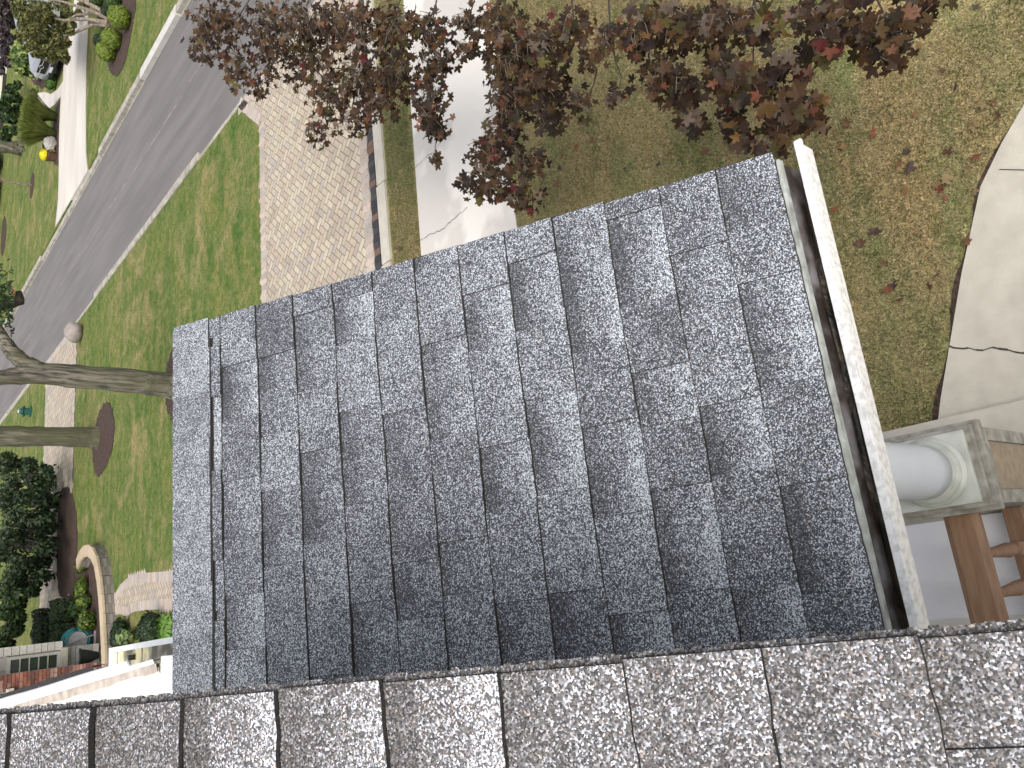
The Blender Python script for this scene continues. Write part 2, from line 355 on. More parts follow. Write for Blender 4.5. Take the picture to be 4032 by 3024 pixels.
# paver driveways: herringbone laid at 45 degrees, each paver a tile of the sheet
def inside(p, poly):
    c = False; n = len(poly)
    for i in range(n):
        a, b = poly[i], poly[(i + 1) % n]
        if (a[1] > p[1]) != (b[1] > p[1]) and p[0] < (b[0] - a[0]) * (p[1] - a[1]) / (b[1] - a[1]) + a[0]: c = not c
    return c
PCOL = [(.50, .43, .33), (.52, .46, .36), (.47, .40, .31), (.53, .47, .36), (.42, .36, .29), (.48, .39, .31), (.44, .39, .34), (.50, .44, .33)]
def pavers(name, poly, wdt, border=True, sides=None):
    n = len(poly)
    a = sum(poly[i][0] * poly[(i + 1) % n][1] - poly[(i + 1) % n][0] * poly[i][1] for i in range(n))
    if a < 0: poly = poly[::-1]
    base = MB(); base.prism(poly, -.2, .006); structure(base.build(name + '_bedding', M['grout']))
    b = MB(); W = wdt; xs = [p[0] for p in poly]; ys = [p[1] for p in poly]
    x0, x1, y0, y1 = min(xs), max(xs), min(ys), max(ys)
    c45 = math.sqrt(.5); cx_, cy_ = (x0 + x1) / 2, (y0 + y1) / 2; half = max(x1 - x0, y1 - y0) * .75 / W
    N = int(half) + 2; g = .06 * W
    for i in range(-N, N):
        for j in range(-N, N):
            # 1:2 herringbone lattice
            k = (i - j) % 4
            if k == 0: q = (i, j, i + 2, j + 1)
            elif k == 2 : q = None
            else: q = None
            if k == 0: rects = [(i, j, i + 2, j + 1)]
            elif k == 3: rects = [(i, j, i + 1, j + 2)]
            else: rects = []
            for (a0, b0, a1, b1) in rects:
                P = []
                for (aa, bb) in ((a0 * W + g, b0 * W + g), (a1 * W - g, b0 * W + g), (a1 * W - g, b1 * W - g), (a0 * W + g, b1 * W - g)):
                    P.append((cx_ + (aa - bb) * c45, cy_ + (aa + bb) * c45))
                mx = (sum(p[0] for p in P) / 4, sum(p[1] for p in P) / 4)
                if not (x0 < mx[0] < x1 and y0 < mx[1] < y1) or not inside(mx, poly): continue
                s = random.uniform(.94, 1.05); c = random.choice(PCOL); z = .012 + random.uniform(0, .003)
                b.cur = (c[0] * s, c[1] * s, c[2] * s)
                b.face([(p[0], p[1], z) for p in P])
    if border:
        for i in range(n):
            if sides and i not in sides: continue
            p = Vector(poly[i][:2]); q = Vector(poly[(i + 1) % n][:2]); L = (q - p).length; t = (q - p) / L; nn = Vector((-t.y, t.x))
            k = max(1, int(L / .105)); st = L / k
            for j in range(k):
                a = p + t * (j * st + .005); e = p + t * ((j + 1) * st - .005); o = .21 if L > .5 else .21
                s = random.uniform(.85, 1.1); c = random.choice([(.46, .40, .35), (.50, .43, .37), (.42, .38, .35), (.52, .42, .36)])
                b.cur = tuple(x * s for x in c); z = .019
                b.face([(a.x, a.y, z), (e.x, e.y, z), ((e + nn * o).x, (e + nn * o).y, z), ((a + nn * o).x, (a + nn * o).y, z)])
    return structure(b.build(name, M['paver']))
random.seed(11)
pavers('driveway', [(-2, 8.48), (XN - .21, 8.30), (XN - .21, 12.9), (8.9, 11.95), (5.5, 12.08), (-2, 12.2)], .106, sides=None)
b = MB()
for i in range(110):       # charcoal soldier row and slim concrete edging
    x = -1.5 + i * .105; s = random.choice([(.05, .05, .055), (.06, .058, .06), (.16, .10, .075), (.035, .035, .04)])
    b.cur = s; y = 8.30 - .018 * x
    if x < XN - .5: b.box(x, x + .098, y - .01, y + .13, -.1, .03)
structure(b.build('driveway_charcoal_edge', M['paver']))
b = MB()
for i in range(10):
    x = -1.5 + i * 1.2; b.box(x, min(x + 1.185, XN - .22), 8.06 - .02 * i, 8.27 - .02 * i, -.1, .035)
structure(b.build('driveway_edging', M['walk']))
pavers('far_driveway', [(-4, 25.6), (XN - .21, 25.9), (XN - .21, 30.4), (-4, 29.2)], .16)
# private walk of pale concrete with cracks
flat('front_walk', [(-2, 5.55), (XN - .21, 5.45), (XN - .21, 7.1), (-2, 7.5)], .012, 'concrete')
def crack(name, px, z, w):
    b = MB(); P = [G(u, v, z) for u, v in px]; Q = []
    for a, c in zip(P, P[1:]):
        for k in range(6): Q.append(a.lerp(c, k / 6) + Vector((random.uniform(-1, 1), random.uniform(-1, 1), 0)) * .015)
    for a, c in zip(Q, Q[1:]):
        t = (c - a).normalized(); s = Vector((-t.y, t.x, 0)) * w * random.uniform(.5, 1.2); b.face([a - s, c - s, c + s, a + s])
    structure(b.build(name, M['dark']))
crack('walk_crack', [(1625, 965), (1680, 930), (1740, 905), (1790, 860), (1850, 805)], .016, .004)
crack('walk_crack', [(1620, 672), (1655, 640), (1700, 600), (1780, 500)], .016, .003)
# curved walk to the steps
W1 = [(4400, -250), (4230, 80), (4032, 410), (3945, 560), (3860, 735), (3785, 1080), (3737, 1370), (3705, 1560), (3690, 1680), (3660, 1900), (3640, 2200)]
P = [G(u, v, .015) for u, v in W1]
slab = [(p.x, p.y) for p in P] + [(-1.0, -3), (8, -3)]
b = MB(); b.prism(slab, -.2, .015); structure(b.build('curved_walk', M['walk']))
b = MB()                    # soil line along its edge
for a, c in zip(P, P[1:]):
    for k in range(8):
        p, q = a.lerp(c, k / 8), a.lerp(c, (k + 1) / 8); w0 = .03 + .02 * math.sin(p.x * 9) + random.random() * .01; w1 = .03 + .02 * math.sin(q.x * 9)
        b.face([(p.x, p.y - .01, .007), (q.x, q.y - .01, .007), (q.x - .02, q.y + w1, .007), (p.x - .02, p.y + w0, .007)])
structure(b.build('soil_edge', M['mulch']))
crack('slab_crack', [(3737, 1370), (3900, 1378), (4100, 1385)], .019, .006)
b = MB(); a, c = G(3938, 665, .019), G(4150, 670, .019); b.face([a, c, c + Vector((0, .012, 0)), a + Vector((0, .012, 0))])
structure(b.build('slab_joint', M['dark']))
# neighbour's driveway, path and mulch beds
def chaikin(P, it=2):
    for _ in range(it):
        Q = []
        for i in range(len(P)):
            a, c = P[i], P[(i + 1) % len(P)]; Q += [(a[0] * .75 + c[0] * .25, a[1] * .75 + c[1] * .25), (a[0] * .25 + c[0] * .75, a[1] * .25 + c[1] * .75)]
        P = Q
    return P
def ground_poly(name, px, z, m):
    P = [G(u, v, z) for u, v in px]; Q = [(p.x, p.y) for p in P]
    if m == 'mulch': Q = [(a + random.uniform(-.05, .05), c + random.uniform(-.05, .05)) for a, c in chaikin(Q, 3)]
    b = MB(); b.prism(Q, z - .1, z); return structure(b.build(name, M[m]))
ground_poly('neighbour_driveway', [(344, 672), (337, 600), (336, 420), (338, 250), (345, 80), (348, -60), (300, -60), (285, 60), (262, 200), (250, 260), (248, 320), (240, 372), (236, 430), (232, 540), (231, 700), (229, 780), (217, 893)], .02, 'ndrive')
ground_poly('neighbour_path', [(248, 318), (226, 352), (200, 370), (176, 362), (147, 366), (152, 392), (168, 412), (192, 426), (215, 412), (226, 395), (241, 378)], .024, 'ndrive')
ground_poly('mulch_bed', [(540, -20), (528, 60), (512, 150), (492, 245), (470, 290), (447, 302), (425, 272), (420, 230), (400, 120), (380, 60), (372, -20)], .02, 'mulch')
ground_poly('neighbour_bed', [(241, 378), (215, 430), (205, 560), (214, 640), (224, 655), (230, 650), (231, 540), (235, 430)], .018, 'mulch')
ground_poly('neighbour_bed', [(250, 262), (236, 300), (215, 345), (180, 350), (120, 330), (80, 200), (120, 60), (250, 150)], .018, 'mulch')
ground_poly('far_bed', [(2, 1010), (12, 1005), (24, 920), (22, 850), (10, 860), (4, 930)], .02, 'mulch')
ground_poly('tree_ring', [(372, 1700), (384, 1640), (404, 1590), (428, 1583), (444, 1620), (449, 1680), (444, 1750), (428, 1810), (404, 1860), (385, 1878), (368, 1850), (362, 1770)], .02, 'mulch')
ground_poly('tree_ring', [(672, 1385), (690, 1360), (760, 1400), (790, 1500), (780, 1620), (720, 1690), (682, 1672), (655, 1610), (648, 1540), (655, 1450)], .02, 'mulch')
ground_poly('pine_bed', [(235, 1930), (262, 1905), (290, 1960), (304, 2060), (302, 2200), (285, 2330), (250, 2360), (228, 2340), (222, 2200), (226, 2050)], .02, 'mulch')
ground_poly('planting_bed', [(310, 2205), (330, 2172), (356, 2178), (374, 2215), (384, 2282), (393, 2430), (398, 2620), (180, 2640), (200, 2450), (235, 2370), (280, 2340)], .022, 'mulch')
random.seed(5)
def walk_poly(name, px, w):
    P = [G(u, v) for u, v in px]; return pavers(name, chaikin([(p.x, p.y) for p in P], 2), w)
walk_poly('entry_walk', [(820, 2240), (700, 2247), (560, 2255), (513, 2269), (476, 2301), (443, 2362), (429, 2437), (420, 2483), (411, 2560), (408, 2660), (430, 2660), (431, 2437), (470, 2412), (504, 2432), (527, 2404), (690, 2397), (830, 2390)], .12)

# ================================================================== HOUSE
house = thing('house', 'grey shingled house with the white-guttered porch roof in the foreground', 'house', (-1, 2, 0))
PX0, PX1 = -.45, .972         # porch roof along X
def plane(pitch, O):
    c, s = math.cos(R(pitch)), math.sin(R(pitch))
    S = Vector((0, -c, -s)); Nn = Vector((0, -s, c)); X = Vector((1, 0, 0)); O = Vector(O)
    return lambda x, t, h=0: O + X * x + S * t + Nn * h
def shingles(name, pl, x0, x1, lines, m, parent, t1=.0055, tab=(.13, .28), seed=1, ragged=.0012, edgew=.0030, gap=.0014):
    """courses between successive slope distances in lines; every course is a tilted strip with a thick butt and random raised laminated tabs"""
    rnd = random.Random(seed); b = MB(); edge = MB()
    for i in range(len(lines) - 1):
        s0, s1 = lines[i], lines[i + 1]; e = s1 - s0
        xe = x1 + rnd.uniform(-.003, .003)
        x = x0; up = rnd.random() < .5; xs = []
        while x < xe - .02:
            wd = rnd.uniform(*tab); nx = min(x + wd, xe)
            if xe - nx < .03: nx = xe
            xs.append((x, nx, up, rnd.random())); x = nx; up = not up if rnd.random() < .93 else up
        wob = rnd.uniform(0, 6)
        for (a, c, up, q) in xs:
            h1 = t1 + (.0032 if up else 0) ; h0 = .0002 + (.0032 if up else 0)
            k = max(1, int((c - a) / .022)); base = rnd.uniform(-.12, .12)
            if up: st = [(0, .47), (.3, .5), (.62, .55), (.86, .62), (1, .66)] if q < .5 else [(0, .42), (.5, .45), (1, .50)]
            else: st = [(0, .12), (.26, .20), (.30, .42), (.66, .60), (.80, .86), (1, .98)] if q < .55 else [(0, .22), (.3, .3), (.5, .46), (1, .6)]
            pre = None
            for j in range(k + 1):
                xx = a + (c - a) * j / k; r = rnd.uniform(-ragged, ragged) + .0015 * math.sin(xx * 9 + wob)
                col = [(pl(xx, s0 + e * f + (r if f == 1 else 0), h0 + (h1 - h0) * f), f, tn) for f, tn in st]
                low = pl(xx, s1 + r + edgew, .0016)  # black asphalt butt splayed face-up; its shape also stands in for the gap's shadow
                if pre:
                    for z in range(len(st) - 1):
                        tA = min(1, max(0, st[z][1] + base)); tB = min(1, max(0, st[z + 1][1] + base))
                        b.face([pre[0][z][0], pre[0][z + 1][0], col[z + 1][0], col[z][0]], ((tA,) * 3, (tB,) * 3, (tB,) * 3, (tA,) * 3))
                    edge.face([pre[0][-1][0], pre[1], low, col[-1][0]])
                pre = (col, low)
            if j and not up: pass
            # side butts of raised tabs
            if up:
                for xx, sg in ((a, -1), (c, 1)):
                    if rnd.random() < .9: edge.face([pl(xx + sg * gap, s0, .0008), pl(xx + sg * gap, s1, t1 + .0006), pl(xx, s1, h1), pl(xx, s0, h0)])
        # rake edge thickness
        edge.face([pl(xe, s0, -.006), pl(xe, s1, -.006), pl(xe, s1, t1), pl(xe, s0, .004)])
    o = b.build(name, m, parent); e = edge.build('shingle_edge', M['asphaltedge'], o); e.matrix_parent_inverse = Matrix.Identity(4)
    e.matrix_parent_inverse = o.matrix_basis.inverted() if False else Matrix.Identity(4)
    return o
def fix(o, p):   # child of a mesh part already expressed in world coordinates
    o.parent = p; o.matrix_parent_inverse = (Matrix.Translation(Vector(house.location)) @ Matrix.Translation(-Vector(house.location))) ; return o
# porch roof plane: ridge at y 2.5
p27 = plane(26.8, (0, 2.5, HC - .812))
LP = [0, .075, .19, .335, .478, .622, .765, .907, 1.052, 1.196, 1.34, 1.487, 1.634, 1.78, 1.925]
off = 0.0
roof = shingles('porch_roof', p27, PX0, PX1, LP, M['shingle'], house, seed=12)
b = MB()                                             # deck under the courses
b.face([p27(PX0, 0, -.004), p27(PX0, 1.915, -.004), p27(PX1 - .012, 1.915, -.004), p27(PX1 - .012, 0, -.004)])
b.face([p27(PX0, 0, -.022), p27(PX1 - .012, 0, -.022), p27(PX1 - .012, 1.915, -.022), p27(PX0, 1.915, -.022)])
b.face([p27(PX1 - .012, 0, -.004), p27(PX1 - .012, 1.915, -.004), p27(PX1 - .012, 1.915, -.022), p27(PX1 - .012, 0, -.022)])
pb = plane(-26.8, (0, 2.5, HC - .812))               # front slope beyond the ridge
b.face([pb(PX0, 0, -.004), pb(PX1 - .012, 0, -.004), pb(PX1 - .012, -1.3, -.004), pb(PX0, -1.3, -.004)])
b.build('roof_deck', M['blackrub'], roof)
def child_world(o, p):
    o.parent = p; o.matrix_parent_inverse = Matrix.Identity(4)
    return o
# ridge cap: bent pieces lapping towards the house
b = MB(); eb = MB(); x = PX0; k = 0; rnd = random.Random(4)
while x < PX1:
    e = .147; x2 = min(x + e, PX1 + .004); tn = rnd.uniform(.44, .54); d = .148 + rnd.uniform(-.003, .003)
    if k == 7: tn = .3
    def ring(xx, h):
        out = []
        for (side, dd) in ((1, d), (1, .02), (0, 0), (-1, .02), (-1, d)):
            if side == 1: out.append(p27(xx, dd, h + .004))
            elif side == 0: out.append(Vector((xx, 2.5, HC - .812 + h + .0035)))
            else:
                q = p27(xx, dd, h + .004); out.append(Vector((xx, 5 - q.y, q.z)))
        return out
    A, B2 = ring(x - .01, .002 + .0045), ring(x2, .0145 - .0045)
    A, B2 = ring(x, .0065), ring(x2, .005)
    for i in range(4):
        b.face([A[i], B2[i], B2[i + 1], A[i + 1]], (tn,) * 3)
    q0, q1 = ring(x, 0), ring(x2, 0)
    for i in range(4): eb.face([A[i], A[i + 1], q0[i + 1], q0[i]])
    eb.face([A[0], q0[0], q1[0], B2[0]])
    x = x2 if x2 < PX1 else PX1 + 1; k += 1
cap = b.build('ridge_cap', M['cap'], house); eb.build('cap_edge', M['asphaltedge'], cap)
# starter strips stacked under the cap
b = MB(); rnd = random.Random(8); x = PX0
while x < PX1 - .35:
    L = rnd.uniform(.25, .42); o_ = rnd.uniform(.150, .158)
    for q in range(2): b.face([p27(x, .13, .008 - q * .004), p27(x, o_ + q * .006, .0085 - q * .004), p27(min(x + L, PX1), o_ + q * .006 + .001, .0085 - q * .004), p27(min(x + L, PX1), .13, .008 - q * .004)], (.25,) * 3)
    for q in range(2): b.face([p27(x, o_ + q * .006, .0085 - q * .004), p27(x, o_ + q * .006, .0), p27(x + L, o_ + q * .006, .0), p27(x + L, o_ + q * .006, .0085 - q * .004)], (.1,) * 3)
    x += L * .8
b.build('starter_strip', M['asphaltedge'], house)
# drip edge, gutter trough, rim
EY, EZ = p27(0, 1.925, 0).y, p27(0, 1.925, 0).z
b = MB(); b.box(PX0, PX1 - .02, EY - .010, EY + .012, EZ - .022, EZ - .002)
b.build('drip_edge', M['drip'], house)
gx0, gx1 = PX0, PX1 - .028
gut = thing('gutter', '', '', (0, EY, EZ)); del gut['label']; del gut['category']; gut.parent = house; gut.matrix_parent_inverse = Matrix.Translation(-Vector(house.location))
bpy.data.objects.remove(gut)
zt = EZ - .03; yb, yf = EY - .010, EY - .046
prof = [(EY - .006, EZ - .012), (yb - .002, zt - .02), (yb - .004, zt - .085), (yf + .012, zt - .085), (yf + .002, zt - .05), (yf, zt)]
b = MB()
for (a, c) in zip(prof, prof[1:]):
    b.face([(gx0, a[0], a[1]), (gx1, a[0], a[1]), (gx1, c[0], c[1]), (gx0, c[0], c[1])])
    b.face([(gx0, a[0], a[1] - .002), (gx0, c[0], c[1] - .002), (gx1, c[0], c[1] - .002), (gx1, a[0], a[1] - .002)])
trough = b.build('gutter', M['rust'], house)
b = MB(); nx = 160; ny = 6; rnd = random.Random(2)
H = [[zt - .030 + .007 * math.sin(i * .09) * math.sin(j * 1.1 + i * .03) + rnd.uniform(-.0012, .0012) for j in range(ny + 1)] for i in range(nx + 1)]
sx0, sx1 = gx0, gx1 - .10
for i in range(nx):
    for j in range(ny):
        def q(ii, jj):
            xx = sx0 + (sx1 - sx0) * ii / nx; yy = yb - .003 + (yf + .005 - yb) * jj / ny
            z = H[ii][jj]
            if ii == nx: z = zt - .085
            return (xx - (.03 * abs(math.sin(jj * 2.3)) if ii == nx else 0), yy, z)
        b.face([q(i, j), q(i, j + 1), q(i + 1, j + 1), q(i + 1, j)])
b.build('gutter_debris', M['sludge'], trough, smooth=True)
b = MB(); b.box(gx0, gx1 + .045, yf - .018, yf + .002, zt - .006, zt + .004); b.box(gx0, gx1 + .03, yf - .018, yf - .015, zt - .05, zt - .006)
b.build('gutter_rim', M['rim'], house, bevel=.002)
# ---- near roof on which the camera is held
pn = plane(28.0, (0, 1.365, HC - .205))
S_ = Vector((0, -math.cos(R(28)), -math.sin(R(28))))
LN = [-1.15, -.99, -.85, -.70, -.558, -.415, -.272, -.128, .018]
g0 = []
for (u, v) in [(55, 2832), (378, 2795), (722, 2765), (1097, 2740), (1510, 2710), (1967, 2672), (2460, 2638), (2998, 2590), (3606, 2520)]:
    r = AX @ np.array([u - CX, v - CY, F]); Nn = np.array([0, -math.sin(R(28)), math.cos(R(28))]); O = np.array([0, 1.365, -.205])
    t = (O @ Nn) / (r @ Nn); P_ = r * t; g0.append(float((P_ - O) @ np.array(S_)))
LN = [g0[0] - .44, g0[0] - .29, g0[0] - .145] + g0 + [g0[-1] + .143 * k for k in range(1, 5)]
NX1 = -.079
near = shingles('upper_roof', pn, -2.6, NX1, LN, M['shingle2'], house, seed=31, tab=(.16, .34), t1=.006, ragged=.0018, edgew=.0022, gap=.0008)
b = MB()                      # protruding starter course and deck along the rake
b.face([pn(-2.6, LN[0], -.008), pn(-2.6, LN[-1], -.008), pn(NX1 - .006, LN[-1], -.008), pn(NX1 - .006, LN[0], -.008)])
b.face([pn(NX1 - .006, LN[0], -.008), pn(NX1 - .006, LN[-1], -.008), pn(NX1 - .006, LN[-1], -.03), pn(NX1 - .006, LN[0], -.03)])
b.build('upper_roof_deck', M['blackrub'], near)
b = MB(); rnd = random.Random(3); n_ = 240
for i in range(n_):
    s0 = LN[0] + (LN[-1] - LN[0]) * i / n_; s1 = LN[0] + (LN[-1] - LN[0]) * (i + 1) / n_
    r0 = NX1 + .006 + rnd.uniform(-.0016, .0016); tn = (rnd.uniform(.1, .35),) * 3
    b.face([pn(NX1 - .02, s0, -.0035), pn(NX1 - .02, s1, -.0035), pn(r0, s1, -.005), pn(r0, s0, -.005)], tn)
    b.face([pn(r0, s0, -.005), pn(r0, s1, -.005), pn(r0 - .003, s1, -.012), pn(r0 - .003, s0, -.012)], (.05,) * 3)
b.build('rake_starter_shingle', M['shingle2'], near)
b = MB(); b.face([pn(NX1 - .02, LN[0], -.03), pn(NX1 - .02, LN[-1], -.03), pn(NX1 - .02, LN[-1], -.18), pn(NX1 - .02, LN[0], -.18)])
b.build('rake_board', M['white'], house)
# house wall below the upper roof
b = MB(); b.face([(-.45, -2, 0), (-.45, 2.3, 0), (-.45, 2.3, HC - .9), (-.45, 2.2, HC - .3), (-.45, -2, HC - 2.2)]); b.build('side_wall', M['soffit'], house)
# ---- column, pedestal, railing
cz = HC - 4.15; ccx, ccy = .343, 1.505
ped = MB()
hw, hd = .165, .17
def ring_box(b, ccx, ccy, hx, hy, z0, z1): b.box(ccx - hx, ccx + hx, ccy - hy, ccy + hy, z0, z1)
pedo = MB()
ring_box(pedo, ccx, ccy, .200, .225, cz - .05, cz - .022)
ring_box(pedo, ccx, ccy, .222, .250, cz - .105, cz - .052)
pcap = pedo.build('pedestal_cap', M['stone'], house, bevel=.006)
b = MB(); ring_box(b, ccx, ccy, .19, .215, .18, cz - .105)
pd = b.build('pedestal', M['stone'], house, bevel=.005)
b = MB()
for (x0, x1, y0, y1) in ((ccx - .12, ccx + .12, ccy - .219, ccy - .216), (ccx + .192, ccx + .195, ccy - .14, ccy + .14)):
    b.box(x0, x1, y0, y1, .42, cz - .20)
b.build('recessed_panel', M['stonepanel'], pd)
b = MB()                      # raised frame around the panel
for (x0, x1, z0, z1) in ((-.19, -.125, .18, cz - .105), (.125, .19, .18, cz - .105), (-.125, .125, cz - .19, cz - .105), (-.125, .125, .18, .4)):
    b.box(ccx + x0, ccx + x1, ccy - .232, ccy - .2155, z0, z1)
b.build('panel_frame', M['stone'], pd)
b = MB(); ring_box(b, ccx, ccy, .178, .19, cz - .022, cz + .008); b.build('plinth', M['plinth'], house, bevel=.003)
prof = [(.166, .008), (.172, .018), (.172, .028), (.163, .038), (.150, .042), (.1495, .048), (.157, .053), (.157, .062), (.143, .068), (.138, .074), (.134, .10)]
b = MB(); b.lathe([(r, cz + z) for r, z in prof], (ccx, ccy, 0), 64); b.build('column_base', M['plinth'], house, smooth=True)
top = EZ - .25
b = MB(); sh = []
for k in range(16):
    t = k / 15; sh.append((.133 - .022 * t ** 1.5, cz + .08 + (top - cz - .08) * t))
b.lathe(sh, (ccx, ccy, 0), 64); b.build('column', M['colpaint'], house, smooth=True)
b = MB(); b.box(-.44, .62, ccy - .11, ccy + .11, top, top + .2); b.build('porch_beam', M['white'], house)
b = MB(); b.box(-.44, .94, EY + .02, 2.4, top + .2, top + .215); b.build('porch_ceiling', M['white'], house)
# floor and drop cloth
b = MB(); b.box(-.45, .75, 1.0, 2.6, -.1, .17); structure(b.build('porch_floor', M['walk']))
b = MB(); nx, ny = 40, 60; rnd = random.Random(9)
def cz_(x, y): return .19 + .006 * math.sin(7 * x + 2 * y) + .004 * math.sin(15 * y + 5 * x) + .003 * math.sin(23 * x - 9 * y)
for i in range(nx):
    for j in range(ny):
        x0, x1 = -1.2 + 1.33 * i / nx, -1.2 + 1.33 * (i + 1) / nx; y0, y1 = -1.0 + 3.2 * j / ny, -1.0 + 3.2 * (j + 1) / ny
        b.face([(x0, y0, cz_(x0, y0)), (x1, y0, cz_(x1, y0)), (x1, y1, cz_(x1, y1)), (x0, y1, cz_(x0, y1))])
tag(b.build('drop_cloth', M['cloth'], smooth=True), 'wrinkled white drop cloth covering the ground below the wooden porch railing', 'drop cloth')
rail = thing('porch_railing', 'brown stained wooden railing with turned balusters butting against the stone pedestal', 'railing', (.1, 1.46, .2))
rz = HC - 4.27; ry = 1.468
def rbox(name, x0, x1, y0, y1, z0, z1, bev=.006):
    b = MB(); b.box(x0, x1, y0, y1, z0, z1); return b.build(name, M['wood'], rail, bevel=bev)
b = MB()
pr = [(-.082, -.04), (.082, -.04), (.082, -.006), (.055, .012), (-.055, .012), (-.082, -.006)]
x0, x1 = -1.6, .148
for i in range(6):
    a, c = pr[i], pr[(i + 1) % 6]; b.face([(x0, ry + a[0], rz + a[1]), (x1, ry + a[0], rz + a[1]), (x1, ry + c[0], rz + c[1]), (x0, ry + c[0], rz + c[1])])
b.face([(x1, ry + a, rz + c) for a, c in pr]); b.build('handrail', M['wood'], rail)
rbox('bottom_rail', x0, x1, ry - .05, ry + .05, .28, .34)
for k in range(8):
    xc = -.08 - k * .20; b = MB()
    h = rz - .04 - .34
    b.box(xc - .036, xc + .036, ry - .036, ry + .036, .34, .34 + h * .2); b.box(xc - .036, xc + .036, ry - .036, ry + .036, rz - .04 - h * .16, rz - .04)
    z0 = .34 + h * .2; z1 = rz - .04 - h * .16; L = z1 - z0
    b.lathe([(.034, z0), (.026, z0 + .02), (.036, z0 + .04), (.040, z0 + L * .2), (.030, z0 + L * .5), (.024, z1 - .10), (.024, z1 - .07), (.036, z1 - .05), (.028, z1 - .03), (.034, z1)], (xc, ry, 0), 20)
    b.build('baluster', M['wood'], rail, smooth=False)
# ---- front slope of the main gable, overhang soffit remade as a level face-up strip to catch the sky; white rake, trough
def V(u, v, d): return RAY(u, v, d)
ci, si = math.cos(R(25)), math.sin(R(25))
ORG = Vector((-.055 * 1.12, 2.5 * 1.12, HC - .86 * 1.12)) 
def xz(u, v, X):   # point on the vertical plane x = X seen at a photo pixel
    r = AX @ np.array([u - CX, v - CY, F]); t = X / r[0]; return Vector((r[0] * t, r[1] * t, HC + r[2] * t))
XE = -.17
def strip(name, m, pxa, pxb, X0, X1, parent=house, split=1):
    b = MB()
    A = [xz(u, v, X0) for u, v in pxa]; B = [xz(u, v, X1) for u, v in pxb]
    for i in range(len(A) - 1): b.face([A[i], A[i + 1], B[i + 1], B[i]])
    return b.build(name, M[m], parent)
ZC = HC - 1.0  # level plane chosen so the soffit's upturned face is lit by the sky
pa, pb_ = G(634, 2611, ZC), G(-160, 2845, ZC)
wing = thing('upturned_soffit', 'cream ribbed soffit with white edge, turned face-up for sky light, beside the near shingles', 'panel cover', pa)
D = (pa - pb_).normalized(); L = (pa - pb_).length
def wp(s, x, h):
    q = pb_ + D * s; return Vector((q.x + x * (1 - .55 * s / L), q.y, q.z + h))
b = MB(); nr = 46; sof_w = -2.5
for i in range(nr):
    s0, s1 = L * i / nr, L * (i + 1) / nr; gw = (s1 - s0) * (.16 if i % 2 else .08); gd = .010
    b.face([wp(s0 + gw, 0, 0), wp(s1, 0, 0), wp(s1, sof_w, 0), wp(s0 + gw, sof_w, 0)])
    b.face([wp(s0, 0, -gd), wp(s0 + gw, 0, 0), wp(s0 + gw, sof_w, 0), wp(s0, sof_w, -gd)])
    b.face([wp(s0, 0, -gd), wp(s0, sof_w, -gd), wp(s0, sof_w, 0), wp(s0, 0, 0)])
sof = b.build('ribbed_panel', M['soffit'], wing)
b = MB(); s0 = L * .50
for k in range(6): b.face([wp(s0, -.09 - k * .035, .004), wp(s0 + .07, -.09 - k * .035, .004), wp(s0 + .07, -.100 - k * .035, .006), wp(s0, -.100 - k * .035, .006)])
b.build('louvre', M['stain'], sof)
def band(name, m, x0, x1, h0, h1, s0=0, s1=None, jit=0, n=40, par=None):
    s1 = s1 or L; b = MB(); rnd = random.Random(len(name)); js = [rnd.uniform(0, jit) for _ in range(n + 1)]
    for i in range(n):
        a0, a1 = s0 + (s1 - s0) * i / n, s0 + (s1 - s0) * (i + 1) / n
        b.face([wp(a0, x0 - js[i], h0), wp(a1, x0 - js[i + 1], h0), wp(a1, x1, h1), wp(a0, x1, h1)])
        b.face([wp(a0, x1, h1), wp(a1, x1, h1), wp(a1, x1, h1 - .06), wp(a0, x1, h1 - .06)])
    return b.build(name, m, par or wing)
band('channel', M['soffit'], -.075, -.03, .006, .010, jit=.012); band('stained_channel', M['stain'], -.052, .002, .014, .018, jit=.022)
band('edge_board', M['white'], .002, .040, .024, .030)
b = MB(); Q = [wp(L * .95 * k / 16, .060 + .003 * math.sin(k), .045) for k in range(17)]; b.tube(Q, [.026 * (1 - .5 * k / 16) for k in range(17)], 12); b.build('rounded_trim', M['white'], wing, smooth=True)
for k in range(4): band('black_flashing', M['blackrub'], .082 + .004 * (k % 2), .120 + .006 * (k % 2), .05, .055, L * .86 * k / 4, L * .86 * (k + 1) / 4 - .008, jit=.004, n=6)
q0, q1 = G(634, 2606, ZC + .02), G(700, 2592, ZC + .02); b = MB()
b.face([(q0.x + .02, q0.y, q0.z), (q0.x - 1.2, q0.y, q0.z), (q0.x - 1.2, q1.y, q0.z), (q0.x + .02, q1.y, q0.z)]); b.box(q0.x - 1.2, q0.x + .02, q1.y, q0.y, q0.z - .16, q0.z - .003); b.build('end_board', M['white'], wing)

